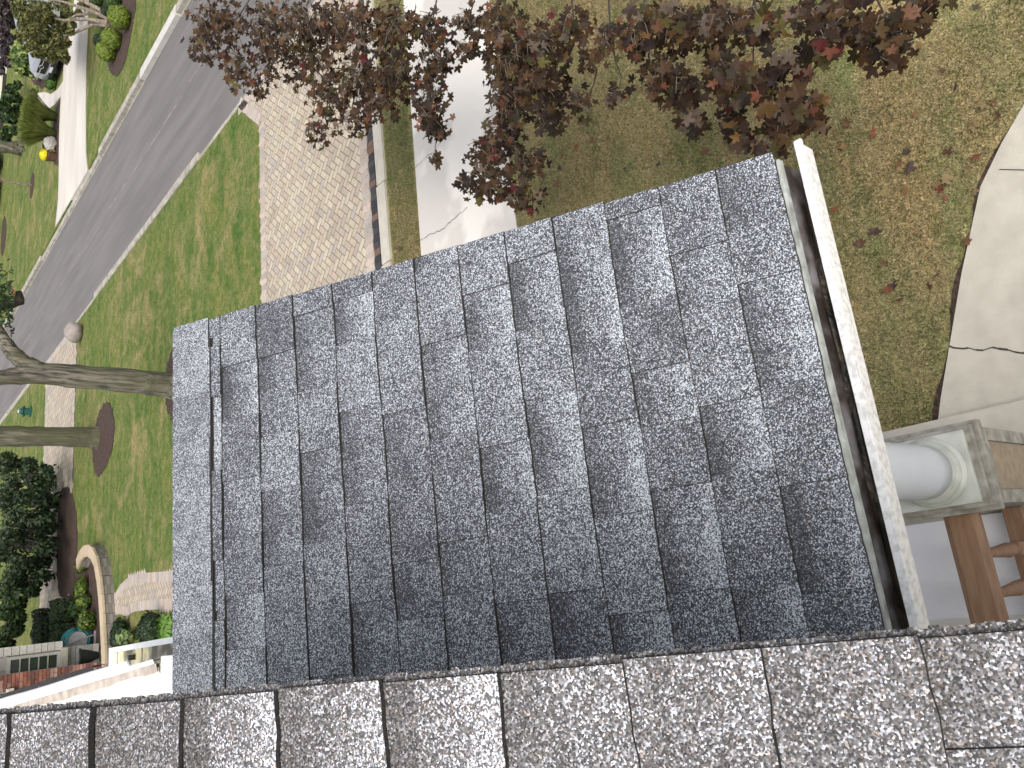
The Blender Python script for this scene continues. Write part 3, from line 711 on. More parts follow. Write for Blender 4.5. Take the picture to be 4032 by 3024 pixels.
# open gutter box beyond it
tr = thing('open_gutter', 'short open cream gutter with black stains and white rim beyond the ridge', 'gutter', G(560, 2600, 2.6))
q0, q1 = G(430, 2573, 2.75), G(690, 2530, 2.75); t = (q1 - q0).normalized(); sN = Vector((t.y, -t.x, 0)); 
if (G(500, 2620, 2.75) - q0).dot(sN) < 0: sN = -sN
LL = (q1 - q0).length; wd = .30
def tb(name, a0, a1, s0, s1, z0, z1, m):
    b = MB(); P = []
    Mx = Matrix((( t.x, sN.x, 0, q0.x), (t.y, sN.y, 0, q0.y), (0, 0, 1, 2.75), (0, 0, 0, 1)))
    b.box(a0, a1, s0, s1, z0, z1, Mx); return b.build(name, M[m], tr)
tb('rim', -.02, LL + .02, -.06, .0, -.02, .0, 'white'); tb('front_wall', 0, LL, -.02, -.005, -.12, -.02, 'cream')
tb('floor', 0, LL, -.005, wd, -.125, -.12, 'cream'); tb('end_cap', -.02, 0, 0, wd, -.12, .0, 'white'); tb('end_cap', LL, LL + .05, 0, wd, -.12, .0, 'white')
for s in (.1 * LL, .5 * LL): tb('hanger', s, s + .03, .0, wd, -.03, -.025, 'cream')
tb('bracket', .25 * LL, .27 * LL, .05, .11, -.115, -.05, 'blackrub')

# ================================================================== vegetation helpers
def rv(): 
    while True:
        v = Vector((random.uniform(-1, 1), random.uniform(-1, 1), random.uniform(-1, 1)))
        if 0.05 < v.length <= 1: return v
def leafquad(b, p, n, size, col, asp=.6):
    n = n.normalized(); a = n.cross(Vector((random.uniform(-1, 1), random.uniform(-1, 1), .3))).normalized(); c = n.cross(a)
    a *= size; c *= size * asp
    b.face([p - a, p - c * .9, p + a, p + c], col)
def tone(cols, spread=.25):
    c = random.choice(cols); s = random.uniform(1 - spread, 1 + spread); return (c[0] * s, c[1] * s, c[2] * s)
def bush(name, c, r, n, size, cols, label, cat, core=(.012, .02, .008), noise=.12, group=None, flowers=None, asp=.6, shell=.72, stem=True):
    t = thing(name, label, cat, c, group)
    b = MB(); base = Vector(c) + Vector((0, 0, r[2] * .95))
    ph = [random.uniform(0, 6) for _ in range(4)]
    def R_(d): return 1 + noise * (math.sin(4 * d.x + ph[0]) + math.sin(5 * d.y + ph[1]) + math.sin(6 * d.z + ph[2])) / 1.5
    for i in range(n):
        d = rv().normalized(); k = random.uniform(shell, 1.04) * R_(d)
        p = base + Vector((d.x * r[0], d.y * r[1], d.z * r[2])) * k
        if p.z < .02: continue
        leafquad(b, p, d + rv() * .7, size * random.uniform(.7, 1.3), tone(cols), asp)
    b.build('foliage', M['leaf'], t)
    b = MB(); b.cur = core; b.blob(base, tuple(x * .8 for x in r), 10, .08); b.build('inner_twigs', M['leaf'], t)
    if stem: b = MB(); b.tube([Vector(c) - Vector((0, 0, .05)), base], [.06, .03], 6); b.build('stem', M['darkbark'], t)
    if flowers:
        fc, k, fs = flowers; b = MB()
        for i in range(k):
            d = rv().normalized(); d.z = abs(d.z) if random.random() < .7 else d.z; p = base + Vector((d.x * r[0], d.y * r[1], d.z * r[2])) * R_(d) * 1.03
            for _ in range(7): leafquad(b, p + rv() * fs * .6, rv(), fs * .5, tone([fc], .12), .9)
        b.build('flowers', M['leaf'], t)
    return t
def clumps(b, P, rad, n, size, cols, asp=.6, up=.5):
    for i in range(n):
        d = rv(); p = P + d * rad; leafquad(b, p, d + Vector((0, 0, up)) + rv() * .8, size * random.uniform(.7, 1.3), tone(cols), asp)
def trunk_mesh(pts, rad, n=14): 
    b = MB(); Q = []; Rr = []
    for i in range(len(pts) - 1):
        for k in range(5):
            f = k / 5; Q.append(Vector(pts[i]).lerp(Vector(pts[i + 1]), f) + rv() * rad[i] * .05); Rr.append((rad[i] * (1 - f) + rad[i + 1] * f) * random.uniform(.95, 1.05))
    Q.append(Vector(pts[-1])); Rr.append(rad[-1]); b.tube(Q, Rr, n); return b
GREEN = [(.05, .10, .02), (.07, .13, .03), (.035, .075, .018), (.09, .15, .035)]
DKG = [(.018, .04, .014), (.03, .06, .02), (.025, .05, .02), (.045, .08, .025)]
LIME = [(.20, .27, .03), (.16, .23, .03), (.25, .31, .04), (.12, .18, .025)]
OLIVE = [(.13, .14, .035), (.10, .11, .03), (.18, .19, .05), (.07, .08, .025), (.20, .18, .06)]
random.seed(21)
# ---- trunk with the fork, near the porch ridge
B1 = G(720, 1532); d1 = None
def vp(B, h): return B + Vector((0, 0, h))
t = thing('forked_tree', 'thick grey-brown tree trunk rising from behind the ridge cap and forking near the street', 'tree', B1)
def upto(B, u, v):     # point above ground at the depth of B seen at pixel
    dep = PX(B)[2]; return None
def onplane(B, u, v, dy=0):
    "point seen at a pixel on the vertical plane y = B.y + dy"
    r = AX @ np.array([u - CX, v - CY, F]); k = (B[1] + dy) / r[1]; return Vector((r[0] * k, B[1] + dy, HC + r[2] * k))
pts = [B1 - Vector((0, 0, .1)), onplane(B1, 640, 1515), onplane(B1, 560, 1503), onplane(B1, 300, 1482), onplane(B1, 150, 1470), onplane(B1, 20, 1485), onplane(B1, -150, 1510)]
wpx = lambda P, w: w / F * PX(P)[2] / 2
rad = [wpx(pts[0], 125), wpx(pts[1], 96), wpx(pts[2], 94), wpx(pts[3], 92), wpx(pts[4], 86), wpx(pts[5], 62), wpx(pts[6], 50)]
trunk_mesh(pts, rad, 18).build('trunk', M['bark'], t, smooth=True)
p2 = [onplane(B1, 160, 1462), onplane(B1, 95, 1430), onplane(B1, 45, 1385), onplane(B1, 10, 1330), onplane(B1, -40, 1250)]
trunk_mesh(p2, [wpx(p, w_) for p, w_ in zip(p2, (70, 66, 56, 48, 40))], 14).build('branch', M['bark'], t, smooth=True)
b = MB()
for k in range(900):
    f = random.random(); p = onplane(B1, random.uniform(-60, 60) - 10, random.gauss(1180, 55), random.uniform(-.4, .4))
    if PX(p)[0] > 78 - abs(PX(p)[1] - 1180) * .15: continue
    leafquad(b, p, rv() + Vector((0, 0, .4)), .05, tone([(.03, .075, .03), (.05, .11, .035), (.02, .05, .02)]), .35)
for k in range(14):
    p = onplane(B1, 30, 1340 - k * 8); q = p + rv() * .05
    for _ in range(4): leafquad(b, q - Vector((0, 0, .06)), rv(), .04, tone([(.09, .05, .03)]), .5)
b.build('foliage', M['leaf'], t)
p3 = [onplane(B1, 10, 1140), onplane(B1, 70, 1185), onplane(B1, 88, 1170), onplane(B1, 60, 1145)]
trunk_mesh([onplane(B1, -80, 1200), onplane(B1, 20, 1200), onplane(B1, 78, 1185), onplane(B1, 72, 1150)], [wpx(B1, 40), wpx(B1, 36), wpx(B1, 34), wpx(B1, 24)], 10).build('cut_limb', M['darkbark'], t, smooth=True)
cc = onplane(B1, 49, 1145, -.12); b = MB()
Mx = Matrix.Translation(cc) @ Vector((.2, -.9, .3)).to_track_quat('Z', 'Y').to_matrix().to_4x4() @ Matrix.Diagonal((1.0, .55, 1, 1))
b.lathe([(.075, -.10), (.08, 0)], (0, 0, 0), 20, Mx); b.build('sawn_face', M['cutwood'], t)
# ---- second trunk in its mulch ring
B2 = G(385, 1724); t = thing('straight_tree', 'straight grey trunk standing in the oval brown mulch ring on the lawn', 'tree', B2)
pts = [B2 - Vector((0, 0, .1)), onplane(B2, 340, 1722), onplane(B2, 180, 1719), onplane(B2, 0, 1718), onplane(B2, -200, 1715)]
trunk_mesh(pts, [wpx(pts[0], 100), wpx(pts[1], 80), wpx(pts[2], 77), wpx(pts[3], 84), wpx(pts[4], 80)], 18).build('trunk', M['bark'], t, smooth=True)
# ---- dark tree with drooping branches over the far driveway
B3 = G(235, 2142); t = thing('dark_tree', 'dark green tree with thick black trunk and low drooping leafy branches', 'tree', B3)
pts = [B3 - Vector((0, 0, .1)), onplane(B3, 160, 2142), onplane(B3, 60, 2140), onplane(B3, -100, 2130)]
trunk_mesh(pts, [wpx(B3, 62), wpx(B3, 46), wpx(B3, 42), wpx(B3, 34)]).build('trunk', M['darkbark'], t, smooth=True)
b = MB(); br = MB()
blobs = [(30, 1830, 55), (100, 1830, 45), (60, 1900, 60), (140, 1900, 50), (30, 1960, 60), (110, 1980, 60), (60, 2040, 60), (120, 2060, 55), (30, 2110, 60), (90, 2130, 45), (20, 2180, 60), (70, 2210, 60), (40, 2260, 60), (90, 2290, 50), (20, 2330, 60), (60, 2360, 50), (120, 2330, 38), (20, 2400, 50), (70, 2420, 40), (40, 2470, 45), (20, 2530, 40), (70, 2480, 25)]
for (u, v, rr) in blobs:
    for q in range(5):
        P = onplane(B3, u + random.uniform(-.5, .5) * rr, v + random.uniform(-.5, .5) * rr, random.uniform(-2, 1.5)); clumps(b, P, wpx(P, rr) * 1.15, 120, .062, DKG + [(.05, .065, .03)] if v < 2300 else DKG + GREEN, .6)
for k in range(80):     # drooping sprays with gaps
    v = random.uniform(1840, 2290); u0 = random.uniform(140, 180); dl = random.uniform(20, 75) * (1 - abs(v - 1980) / 500)
    dy = random.uniform(-2, 1); P = onplane(B3, u0 + dl, v, dy); Q = onplane(B3, 110, v + random.uniform(-30, 30), dy)
    br.tube([Q, Q.lerp(P, .5) + Vector((0, 0, .1)), P], [.025, .015, .006], 5)
    for f in (.5, .7, .85, 1): clumps(b, Q.lerp(P, f), .16, 10, .07, DKG, .7)
b.build('crown', M['leaf'], t); br.build('branch', M['darkbark'], t)
# ---- box hedges by the stone wall, planting, clipped shrubs beside the entry walk
def hedge(label, u0, v0, v1, utop, dep, cols=DKG):
    a, c = G(u0, v0), G(u0, v1); base = (a + c) / 2; h = HT(base, utop); w_ = abs(a.x - c.x) / 2 + abs(a.y - c.y) / 2
    t = thing('clipped_hedge', label, 'hedge', base, 'clipped dark green hedges')
    b = MB(); wx = max(.25, abs(c.x - a.x) / 2); wy = dep / 2
    for k in range(int(2600)):
        f = random.choice('xXyYzz'); x, y, z = random.uniform(-1, 1), random.uniform(-1, 1), random.uniform(0, 1)
        if f == 'x': x = -1
        if f == 'X': x = 1
        if f == 'y': y = -1
        if f == 'Y': y = 1
        if f == 'z': z = 1
        n = Vector((x if f in 'xX' else 0, y if f in 'yY' else 0, 1 if f == 'z' else 0))
        s = 1 + .05 * math.sin(5 * x + 3 * z) + random.uniform(-.03, .04)
        leafquad(b, base + Vector((x * wx * s, y * wy * s, z * h * s)), n + rv() * .8, .035, tone(cols + [(.06, .09, .03)]), .6)
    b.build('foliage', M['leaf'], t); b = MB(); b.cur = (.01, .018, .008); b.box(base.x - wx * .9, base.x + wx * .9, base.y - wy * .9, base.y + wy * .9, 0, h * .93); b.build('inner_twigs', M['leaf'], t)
random.seed(33)
hedge('tall dark clipped hedge beside the grey stone wall, nearest the far pavers', 212, 2400, 2535, 142, 1.2)
hedge('dark clipped hedge with the paler left side, behind the flowering shrub', 285, 2360, 2445, 212, 1.0)
hedge('lower dark clipped hedge touching the grey stone wall next to pink flowers', 290, 2455, 2540, 212, .9)
def gb(name, ub, v, utop, wpx_, n, size, cols, label, cat, **k):
    c = G(ub, v); h = max(.25, HT(c, utop)); w_ = wpx_ / F * PX(c)[2] / 2
    return bush(name, c, (w_, w_, h / 2), n, size, cols, label, cat, **k)
gb('boxwood', 504, 2500, 432, 125, 2600, .035, DKG, 'rounded dark boxwood at the bend of the paver entry walk', 'shrub')
gb('boxwood', 645, 2470, 535, 125, 3200, .03, DKG, 'wide dark boxwood between the entry walk and the bright large-leaved plant', 'shrub')
gb('mixed_shrub', 530, 2505, 462, 60, 260, .07, [(.12, .2, .06), (.2, .28, .1), (.16, .06, .04)], 'loose pale green and reddish shrub growing between two boxwoods', 'shrub')
gb('large_leaf_plant', 700, 2470, 628, 110, 380, .09, [(.16, .30, .05), (.2, .36, .07), (.11, .22, .04)], 'bright yellow-green large-leaved plant at the corner of the ridge cap', 'plant', core=(.04, .08, .02))
gb('lime_shrub', 378, 2440, 300, 75, 900, .05, LIME + GREEN, 'lime green leafy shrub inside the curved planter edging', 'shrub', core=(.04, .06, .01))
gb('flowering_shrub', 345, 2320, 290, 90, 700, .06, GREEN + LIME, 'loose mid green shrub in the middle of the curved planting bed', 'shrub', core=(.03, .05, .015))
gb('fern_plant', 345, 2225, 292, 65, 420, .06, GREEN + LIME, 'feathery green plant at the rounded tip of the planting bed', 'plant', core=(.03, .05, .015), asp=.25)
gb('rose_bush', 310, 2505, 278, 60, 300, .045, GREEN, 'small bush with pink blooms beside the hose reel', 'shrub', flowers=((.75, .12, .25), 6, .06))
gb('leafy_shrub', 360, 2370, 300, 60, 500, .06, GREEN + LIME, 'mid green bushy plant between the lime shrub and the feathery plant', 'shrub', core=(.03, .05, .015))
gb('leafy_shrub', 318, 2400, 268, 60, 500, .06, GREEN, 'dark leafy plant behind the lime green shrub in the curved bed', 'shrub')
gb('trailing_plant', 350, 2570, 322, 55, 240, .05, GREEN, 'small green trailing plant growing in front of the dark pot', 'plant')
# curved planter edging of stacked pavers
px = [(300, 2222), (312, 2192), (328, 2171), (346, 2168), (360, 2180), (374, 2212), (386, 2280), (393, 2350), (398, 2425), (404, 2545), (407, 2620)]
P = [G(u, v, .3) for u, v in px]; t = thing('planter_edging', 'low curved planter wall of tan blocks around the planting bed', 'planter wall', P[4] * 1.0)
t.location.z = 0
Q = []
for a, c in zip(P, P[1:]):
    n_ = max(1, int((c - a).length / .22))
    for k in range(n_): Q.append(a.lerp(c, k / n_))
Q.append(P[-1]); body = MB(); capb = MB()
for i in range(len(Q) - 1):
    a, c = Q[i], Q[i + 1]; tt = (c - a).normalized(); s = Vector((-tt.y, tt.x, 0)) * .13; g_ = tt * .006
    for lv in range(3):
        z0, z1 = .08 * lv, .08 * lv + .075; sh = .6 if (i + lv) % 2 else .8; body.cur = (.33 * sh, .30 * sh, .26 * sh)
        body.prism([((a + g_ - s).x, (a + g_ - s).y), ((c - s).x, (c - s).y), ((c + s).x, (c + s).y), ((a + g_ + s).x, (a + g_ + s).y)], z0, z1)
    s *= 1.15; k_ = random.uniform(.9, 1.08); capb.cur = (.50 * k_, .40 * k_, .28 * k_)
    capb.prism([((a + g_ - s).x, (a + g_ - s).y), ((c - s).x, (c - s).y), ((c + s).x, (c + s).y), ((a + g_ + s).x, (a + g_ + s).y)], .24, .30)
body.build('wall_block', M['paver'], t); capb.build('coping', M['paver'], t)
# hose reel
c = G(372, 2515); t = thing('hose_reel', 'teal garden hose coiled on a grey reel cart beside the planter wall', 'hose reel', c)
b = MB()
for k in range(6):
    rr = .26 + .03 * (k % 3); off_ = -.20 + .07 * k
    b.tube([c + Vector((rr * math.cos(a / 12 * 6.283), off_, .42 + rr * math.sin(a / 12 * 6.283))) for a in range(13)], .014, 6)
b.build('hose', M['teal'], t, smooth=True)
b = MB(); Mx = Matrix.Translation(c + Vector((0, 0, .42))) @ Matrix.Rotation(R(90), 4, 'X')
b.lathe([(.22, -.17), (.22, -.15), (.14, -.15), (.14, .15), (.22, .15), (.22, .17)], (0, 0, 0), 24, Mx); b.build('reel', M['greyplastic'], t)
b = MB(); b.tube([c + Vector((.1, -.2, .05)), c + Vector((.0, -.2, .5)), c + Vector((-.3, -.2, 1.0)), c + Vector((-.3, .2, 1.0)), c + Vector((0, .2, .5)), c + Vector((.1, .2, .05))], .018, 8); b.build('handle', M['greyplastic'], t)
b = MB()
for s in (-.2, .2): b.box(c.x - .35, c.x + .2, c.y + s - .03, c.y + s + .03, 0, .06)
b.build('frame', M['greyplastic'], t)
c = G(385, 2580); t = thing('planter_pot', 'dark round plastic pot standing against the stone wall', 'plant pot', c)
b = MB(); b.lathe([(.18, 0), (.26, .42), (.28, .42), (.28, .47), (.24, .47), (.23, .40)], tuple(c), 24); b.build('pot', M['pot'], t)
b = MB(); b.lathe([(.22, .40), (.05, .43)], tuple(c), 20); b.build('soil', M['mulch'], t)

# ---- further wing: grey stone wall with window, red brick wall before it (both face the camera side)
W0 = G(392, 2532); Wb = G(436, 2600)
t = thing('stone_wing', 'grey stone wing with white-gridded window and a red brick wall in front', 'building', W0)
def clad(name, m, x1, x0, y, z1, hh, ll, cols, seed, holes=(), brick=False, parent=None):
    rnd = random.Random(seed); b = MB(); z = 0; r_ = 0
    while z < z1:
        h = rnd.uniform(*hh); x = x1 + (rnd.uniform(0, .1) if brick and r_ % 2 else 0)
        while x > x0:
            L_ = rnd.uniform(*ll); a0, a1 = max(x - L_, x0), min(x, x1)
            if a1 - a0 > .03 and not any(hx0 < (a0 + a1) / 2 < hx1 and hz0 < z + h / 2 < hz1 for hx0, hx1, hz0, hz1 in holes):
                c_ = rnd.choice(cols); k_ = rnd.uniform(.75, 1.2); b.cur = tuple(q * k_ for q in c_)
                b.box(a0 + .006, a1 - .006, y - .02 - rnd.uniform(0, .01), y + .01, z + .006, z + h - .006)
            x -= L_
        z += h; r_ += 1
    return b.build(name, m, parent or t)
HW = 3.1
xw1, xw0 = W0.x - 1.55, W0.x - .42
holes = [(xw0 - .02, xw1, 9, 9)]
def windowY(xa, xb, z0, z1, y, nx_, nz):
    b = MB(); f = .07
    b.box(xa - f, xb + f, y - .06, y, z1, z1 + f); b.box(xa - f, xb + f, y - .06, y, z0 - f, z0); b.box(xa - f, xa, y - .06, y, z0, z1); b.box(xb, xb + f, y - .06, y, z0, z1)
    for i in range(1, nx_): q = xa + (xb - xa) * i / nx_; b.box(q - .012, q + .012, y - .045, y - .02, z0, z1)
    for i in range(1, nz): q = z0 + (z1 - z0) * i / nz; b.box(xa, xb, y - .046, y - .021, q - .012, q + .012)
    w_ = b.build('window', M['trim'], t); g = MB(); g.box(xa, xb, y - .019, y - .012, z0, z1); g.build('pane', M['glass'], w_)
    g = MB(); g.cur = (.5, .47, .40); g.box(xa - .14, xb + .14, y - .2, y, z0 - .2, z0 - f - .003); g.build('sill', M['greystone'], w_)
wz0, wz1 = onheight = (None, None) if False else (None, None)
def zat(x, y, u):
    lo, hi = 0., HC
    for _ in range(40):
        m_ = (lo + hi) / 2
        if PX((x, y, m_))[0] > u: lo = m_
        else: hi = m_
    return lo
za, zb = zat(W0.x - .4, W0.y, 222), zat(W0.x - .4, W0.y, 38)
yw = W0.y; xe = W0.x
def xat(y, z, v):      # x where a point of height z on plane y lands on photo row v
    lo, hi = -8., 8.
    for _ in range(40):
        m_ = (lo + hi) / 2
        if PX((m_, y, z))[1] > v: lo = m_
        else: hi = m_
    return lo
xb_ = xat(yw, (za + zb) / 2, 2588); xa_ = xb_ - .75
H_ = [(xa_ - .07, xb_ + .07, za - .2, zb + .07)]
b = MB(); b.box(xe - 7, xe, yw + .01, yw + 5, 0, 4.2); b.build('wall', M['mortar'], t)
clad('stone_cladding', M['greystone'], xe, xe - 3.2, yw, 4.1, (.10, .2), (.18, .45), [(.46, .45, .42), (.40, .40, .37), (.5, .48, .44)], 5, H_)
windowY(xa_, xb_, za, zb, yw, 2, 5)
b = MB(); rnd = random.Random(6); z = za - .1      # rough stone quoins beside the window
while z < zb + .5:
    h = rnd.uniform(.13, .18); k_ = rnd.uniform(.85, 1.15); b.cur = (.55 * k_, .54 * k_, .5 * k_); b.box(xb_ + .1, xb_ + .30, yw - .09, yw + .0, z, z + h - .012); z += h
b.build('quoin', M['greystone'], t)
yb2, xb2 = Wb.y, Wb.x
b = MB(); b.box(xb2 - 6, xb2 - .004, yb2 + .01, yb2 + .5, 0, 3.9); b.build('brick_backing', M['mortar'], t)
clad('brick_wall', M['brick'], xb2, xb2 - 2.6, yb2, 3.85, (.072, .078), (.19, .21), [(.25, .09, .06), (.20, .07, .05), (.30, .13, .09), (.34, .2, .16), (.14, .06, .05)], 2, [(xb2 - 1.6, xb2 - .35, 2.1, 2.9)], True)
windowY(xb2 - 1.5, xb2 - .45, 2.2, 2.8, yb2 + .008, 3, 2)

# ================================================================== middle distance
c = G(322, 1311); b = MB(); b.blob(c + Vector((0, 0, .22)), (.33, .28, .26), 10, .06); tag(b.build('boulder', M['boulder'], smooth=True, origin=c), 'round brown boulder beside the far paver driveway', 'boulder')
c = G(123, 1621); t = thing('hydrant', 'green fire hydrant with silver cap and thin marker rod on the lawn', 'hydrant', c); hh = HT(c, 68)
b = MB(); b.lathe([(.21, 0), (.21, .06), (.14, .08), (.125, hh * .6), (.16, hh * .62), (.16, hh * .68), (.12, hh * .7), (.11, hh * .82), (.06, hh * .88)], tuple(c), 20); b.build('barrel', M['hydrant'], t, smooth=False)
b = MB(); b.lathe([(.09, hh * .86), (.09, hh * .92), (.035, hh * .96), (.035, hh)], tuple(c), 12); b.build('cap', M['chrome'], t)
b = MB()
for a in (0, 1.57, 3.14): b.tube([c + Vector((0, 0, hh * .55)), c + Vector((math.cos(a) * .2, math.sin(a) * .2, hh * .55))], .055, 10)
b.build('outlet', M['hydrant'], t)
b = MB(); b.tube([c + Vector((-.05, .05, hh * .7)), c + Vector((-.08, .06, hh * 2.2))], .012, 5); b.build('marker_rod', M['chrome'], t)
# sapling
c = G(127, 731); t = thing('sapling', 'thin bare young tree in a small round mulch patch', 'tree', c)
b = MB(); b.tube([c, onplane(c, 70, 722), onplane(c, 30, 712), onplane(c, -20, 700)], [.06, .05, .045, .03], 8); b.build('trunk', M['twig'], t)
b = MB(); 
for k in range(8):
    p = onplane(c, 25 - k * 8, 712 - k * 2); q = p + Vector((random.uniform(-.6, .6), 0, .5)); b.tube([p, q], [.02, .008], 5); clumps(b, q, .2, 12, .07, GREEN)
b.build('branch', M['twig'], t)
flat('sapling_mulch', [tuple((c + Vector((.62 * math.cos(a * .52), .42 * math.sin(a * .52), 0)))[:2]) for a in range(12)], .02, 'mulch')
# neighbour tree trunk
c = G(88, 582); t = thing('lawn_tree', 'stout brown tree trunk on the neighbour lawn beyond the ornamental grass', 'tree', c)
pts = [c - Vector((0, 0, .1)), onplane(c, 70, 584), onplane(c, 40, 582), onplane(c, 0, 578), onplane(c, -60, 574)]
trunk_mesh(pts, [wpx(c, 76), wpx(c, 56), wpx(c, 46), wpx(c, 42), wpx(c, 40)]).build('trunk', M['bark'], t, smooth=True)
b = MB()
for a in (-2.2, -1.2, -.3, .6): b.tube([c + Vector((math.cos(a) * .4, math.sin(a) * .4, .15)), c + Vector((math.cos(a) * 1.2, math.sin(a) * 1.2, 0))], [.12, .04], 7)
b.build('root_flare', M['bark'], t)
# ornamental grasses
def grass(ub, v, utop, wpx_, label):
    c = G(ub, v); h = HT(c, utop) * 1.0; w_ = wpx_ / F * PX(c)[2] / 2
    t = thing('ornamental_grass', label, 'ornamental grass', c, 'fountain grasses beside the pale driveway'); b = MB()
    for k in range(1500):
        a = random.uniform(0, 6.283); l_ = random.uniform(.7, 1.05); o = random.random() ** .6; d = Vector((math.cos(a), math.sin(a), 0)); s = Vector((-d.y, d.x, 0)) * .016
        p0 = c + d * o * .25 * w_; pts = [p0 + d * (w_ * o * (f ** 1.7)) + Vector((0, 0, h * l_ * (f - .12 * f * f * o))) for f in (0, .35, .7, 1)]
        col0, col1 = (.045, .065, .015), tone([(.20, .25, .05), (.26, .30, .07), (.15, .2, .04)])
        for i in range(3):
            m0, m1 = i / 3, (i + 1) / 3; ca = tuple(x * (1 - m0) + y * m0 for x, y in zip(col0, col1)); cb = tuple(x * (1 - m1) + y * m1 for x, y in zip(col0, col1))
            b.face([pts[i] - s, pts[i] + s, pts[i + 1] + s * .6, pts[i + 1] - s * .6], (ca, ca, cb, cb))
    b.build('blades', M['leaf'], t)
grass(226, 462, 82, 120, 'tall yellow-green fountain grass beside the curling pale path')
grass(222, 530, 70, 130, 'tall yellow-green fountain grass nearest the brown tree trunk')
# pot with yellow mums, rock and perennials
c = G(222, 622); t = thing('mum_pot', 'brown pot of bright yellow mums beside the driveway', 'flower pot', c)
b = MB(); b.lathe([(.15, 0), (.2, .28), (.22, .28), (.22, .32), (.15, .32)], tuple(c), 16); b.build('pot', M['terracotta'], t)
b = MB()
for k in range(420):
    d = rv().normalized(); d.z = abs(d.z); leafquad(b, c + Vector((0, 0, .38)) + Vector((d.x * .22, d.y * .22, d.z * .2)), d, .03, tone([(.80, .72, .01)], .12), .9)
b.build('flowers', M['leaf'], t); b = MB(); b.cur = (.5, .42, .02); b.blob(c + Vector((0, 0, .4)), (.19, .19, .15), 8, .05); b.build('flower_mound', M['leaf'], t)
c = G(222, 570); b = MB(); b.blob(c + Vector((0, 0, .2)), (.28, .22, .24), 8, .12); tag(b.build('rock', M['rock'], smooth=False, origin=c), 'pale angular rock among yellow perennials by the driveway', 'rock')
gb('perennial', 214, 578, 165, 60, 200, .06, [(.35, .38, .08), (.2, .25, .06)], 'yellowish perennial behind the pale rock', 'plant', core=(.05, .06, .02))
gb('perennial', 222, 597, 205, 14, 60, .05, [(.4, .36, .08), (.2, .25, .06)], 'tiny yellow plant between the rock and the mum pot', 'plant', core=(.05, .06, .02), stem=False)
# clipped round shrubs in the mulch bed
def ball(uc, vc, rp, cols, label, k=1.0, n=2600):
    c = G(uc + rp * .82, vc); r = rp / F * PX(c)[2]
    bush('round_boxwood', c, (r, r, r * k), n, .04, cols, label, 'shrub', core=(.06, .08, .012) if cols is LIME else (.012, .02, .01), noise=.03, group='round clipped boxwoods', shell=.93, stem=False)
ball(479, 84, 42, LIME, 'largest yellow-green boxwood ball in the neighbour mulch bed'); ball(447, 165, 37, LIME, 'middle yellow-green boxwood ball in the neighbour mulch bed'); ball(427, 215, 36, LIME, 'smallest yellow-green boxwood ball at the end of the mulch bed')
ball(402, 172, 26, DKG, 'dark green round shrub behind the middle and smallest boxwood balls'); ball(452, 18, 32, GREEN, 'green round shrub at the top edge of the photo behind the largest ball')
ball(424, 50, 20, DKG, 'dark low shrub under the multi-stemmed tree')
ball(385, 12, 26, GREEN, 'mid green shrub beside the multi-stemmed tree trunks')
# shrubs near the car
gb('hydrangea', 178, 245, 42, 150, 3000, .09, GREEN, 'tall hydrangea bush with pale green flower heads beside the silver car', 'shrub', flowers=((.42, .5, .16), 70, .16))
gb('leafy_shrub', 222, 325, 175, 62, 900, .06, [(.08, .18, .03), (.12, .24, .05)], 'bright green leafy shrub between the car front and the curling path', 'shrub')
gb('airy_shrub', 146, 380, 105, 50, 600, .05, OLIVE + GREEN, 'airy olive shrub behind the curling pale path', 'shrub')
# multi-stemmed tree over the car
B5 = G(432, 75); t = thing('multi_stem_tree', 'olive leafed multi-stemmed tree hanging over the silver car', 'tree', B5)
br = MB(); b = MB()
stems = [[(432, 75), (350, 40), (260, 10), (170, -10)], [(428, 90), (340, 75), (250, 80), (160, 60)], [(436, 60), (330, 5), (230, -40), (120, -60)], [(425, 100), (370, 95), (290, 130), (200, 160)], [(430, 80), (380, 50), (300, 60), (220, 110)]]
for s in stems:
    P = [onplane(B5, u, v, i * .8) for i, (u, v) in enumerate(s)]; P[0].z = max(P[0].z, 0); br.tube(P, [.075, .06, .045, .02], 8)
br.build('trunk', M['twig'], t)
for (u, v, rr) in [(110, 20, 45), (150, 40, 45), (190, 10, 40), (100, 70, 35), (150, 90, 40), (200, 70, 35), (110, 130, 35), (150, 150, 40), (190, 140, 35), (120, 180, 28), (150, 205, 30), (180, 190, 35), (220, 190, 35), (240, 220, 30), (200, 215, 30), (255, 170, 30), (270, 120, 22), (300, 60, 22), (330, 30, 25), (260, 40, 22), (250, 215, 25), (285, 95, 14), (90, 100, 20), (70, 20, 30), (75, 60, 30), (130, 110, 35), (80, 140, 25), (230, 100, 30), (230, 150, 30), (180, 60, 30)]:
    for q in range(4):
        P = onplane(B5, u + random.uniform(-.6, .6) * rr, v + random.uniform(-.6, .6) * rr, random.uniform(1, 4)); clumps(b, P, wpx(P, rr) * 1.25, 105, .055, OLIVE, .6)
b.build('crown', M['leaf'], t)
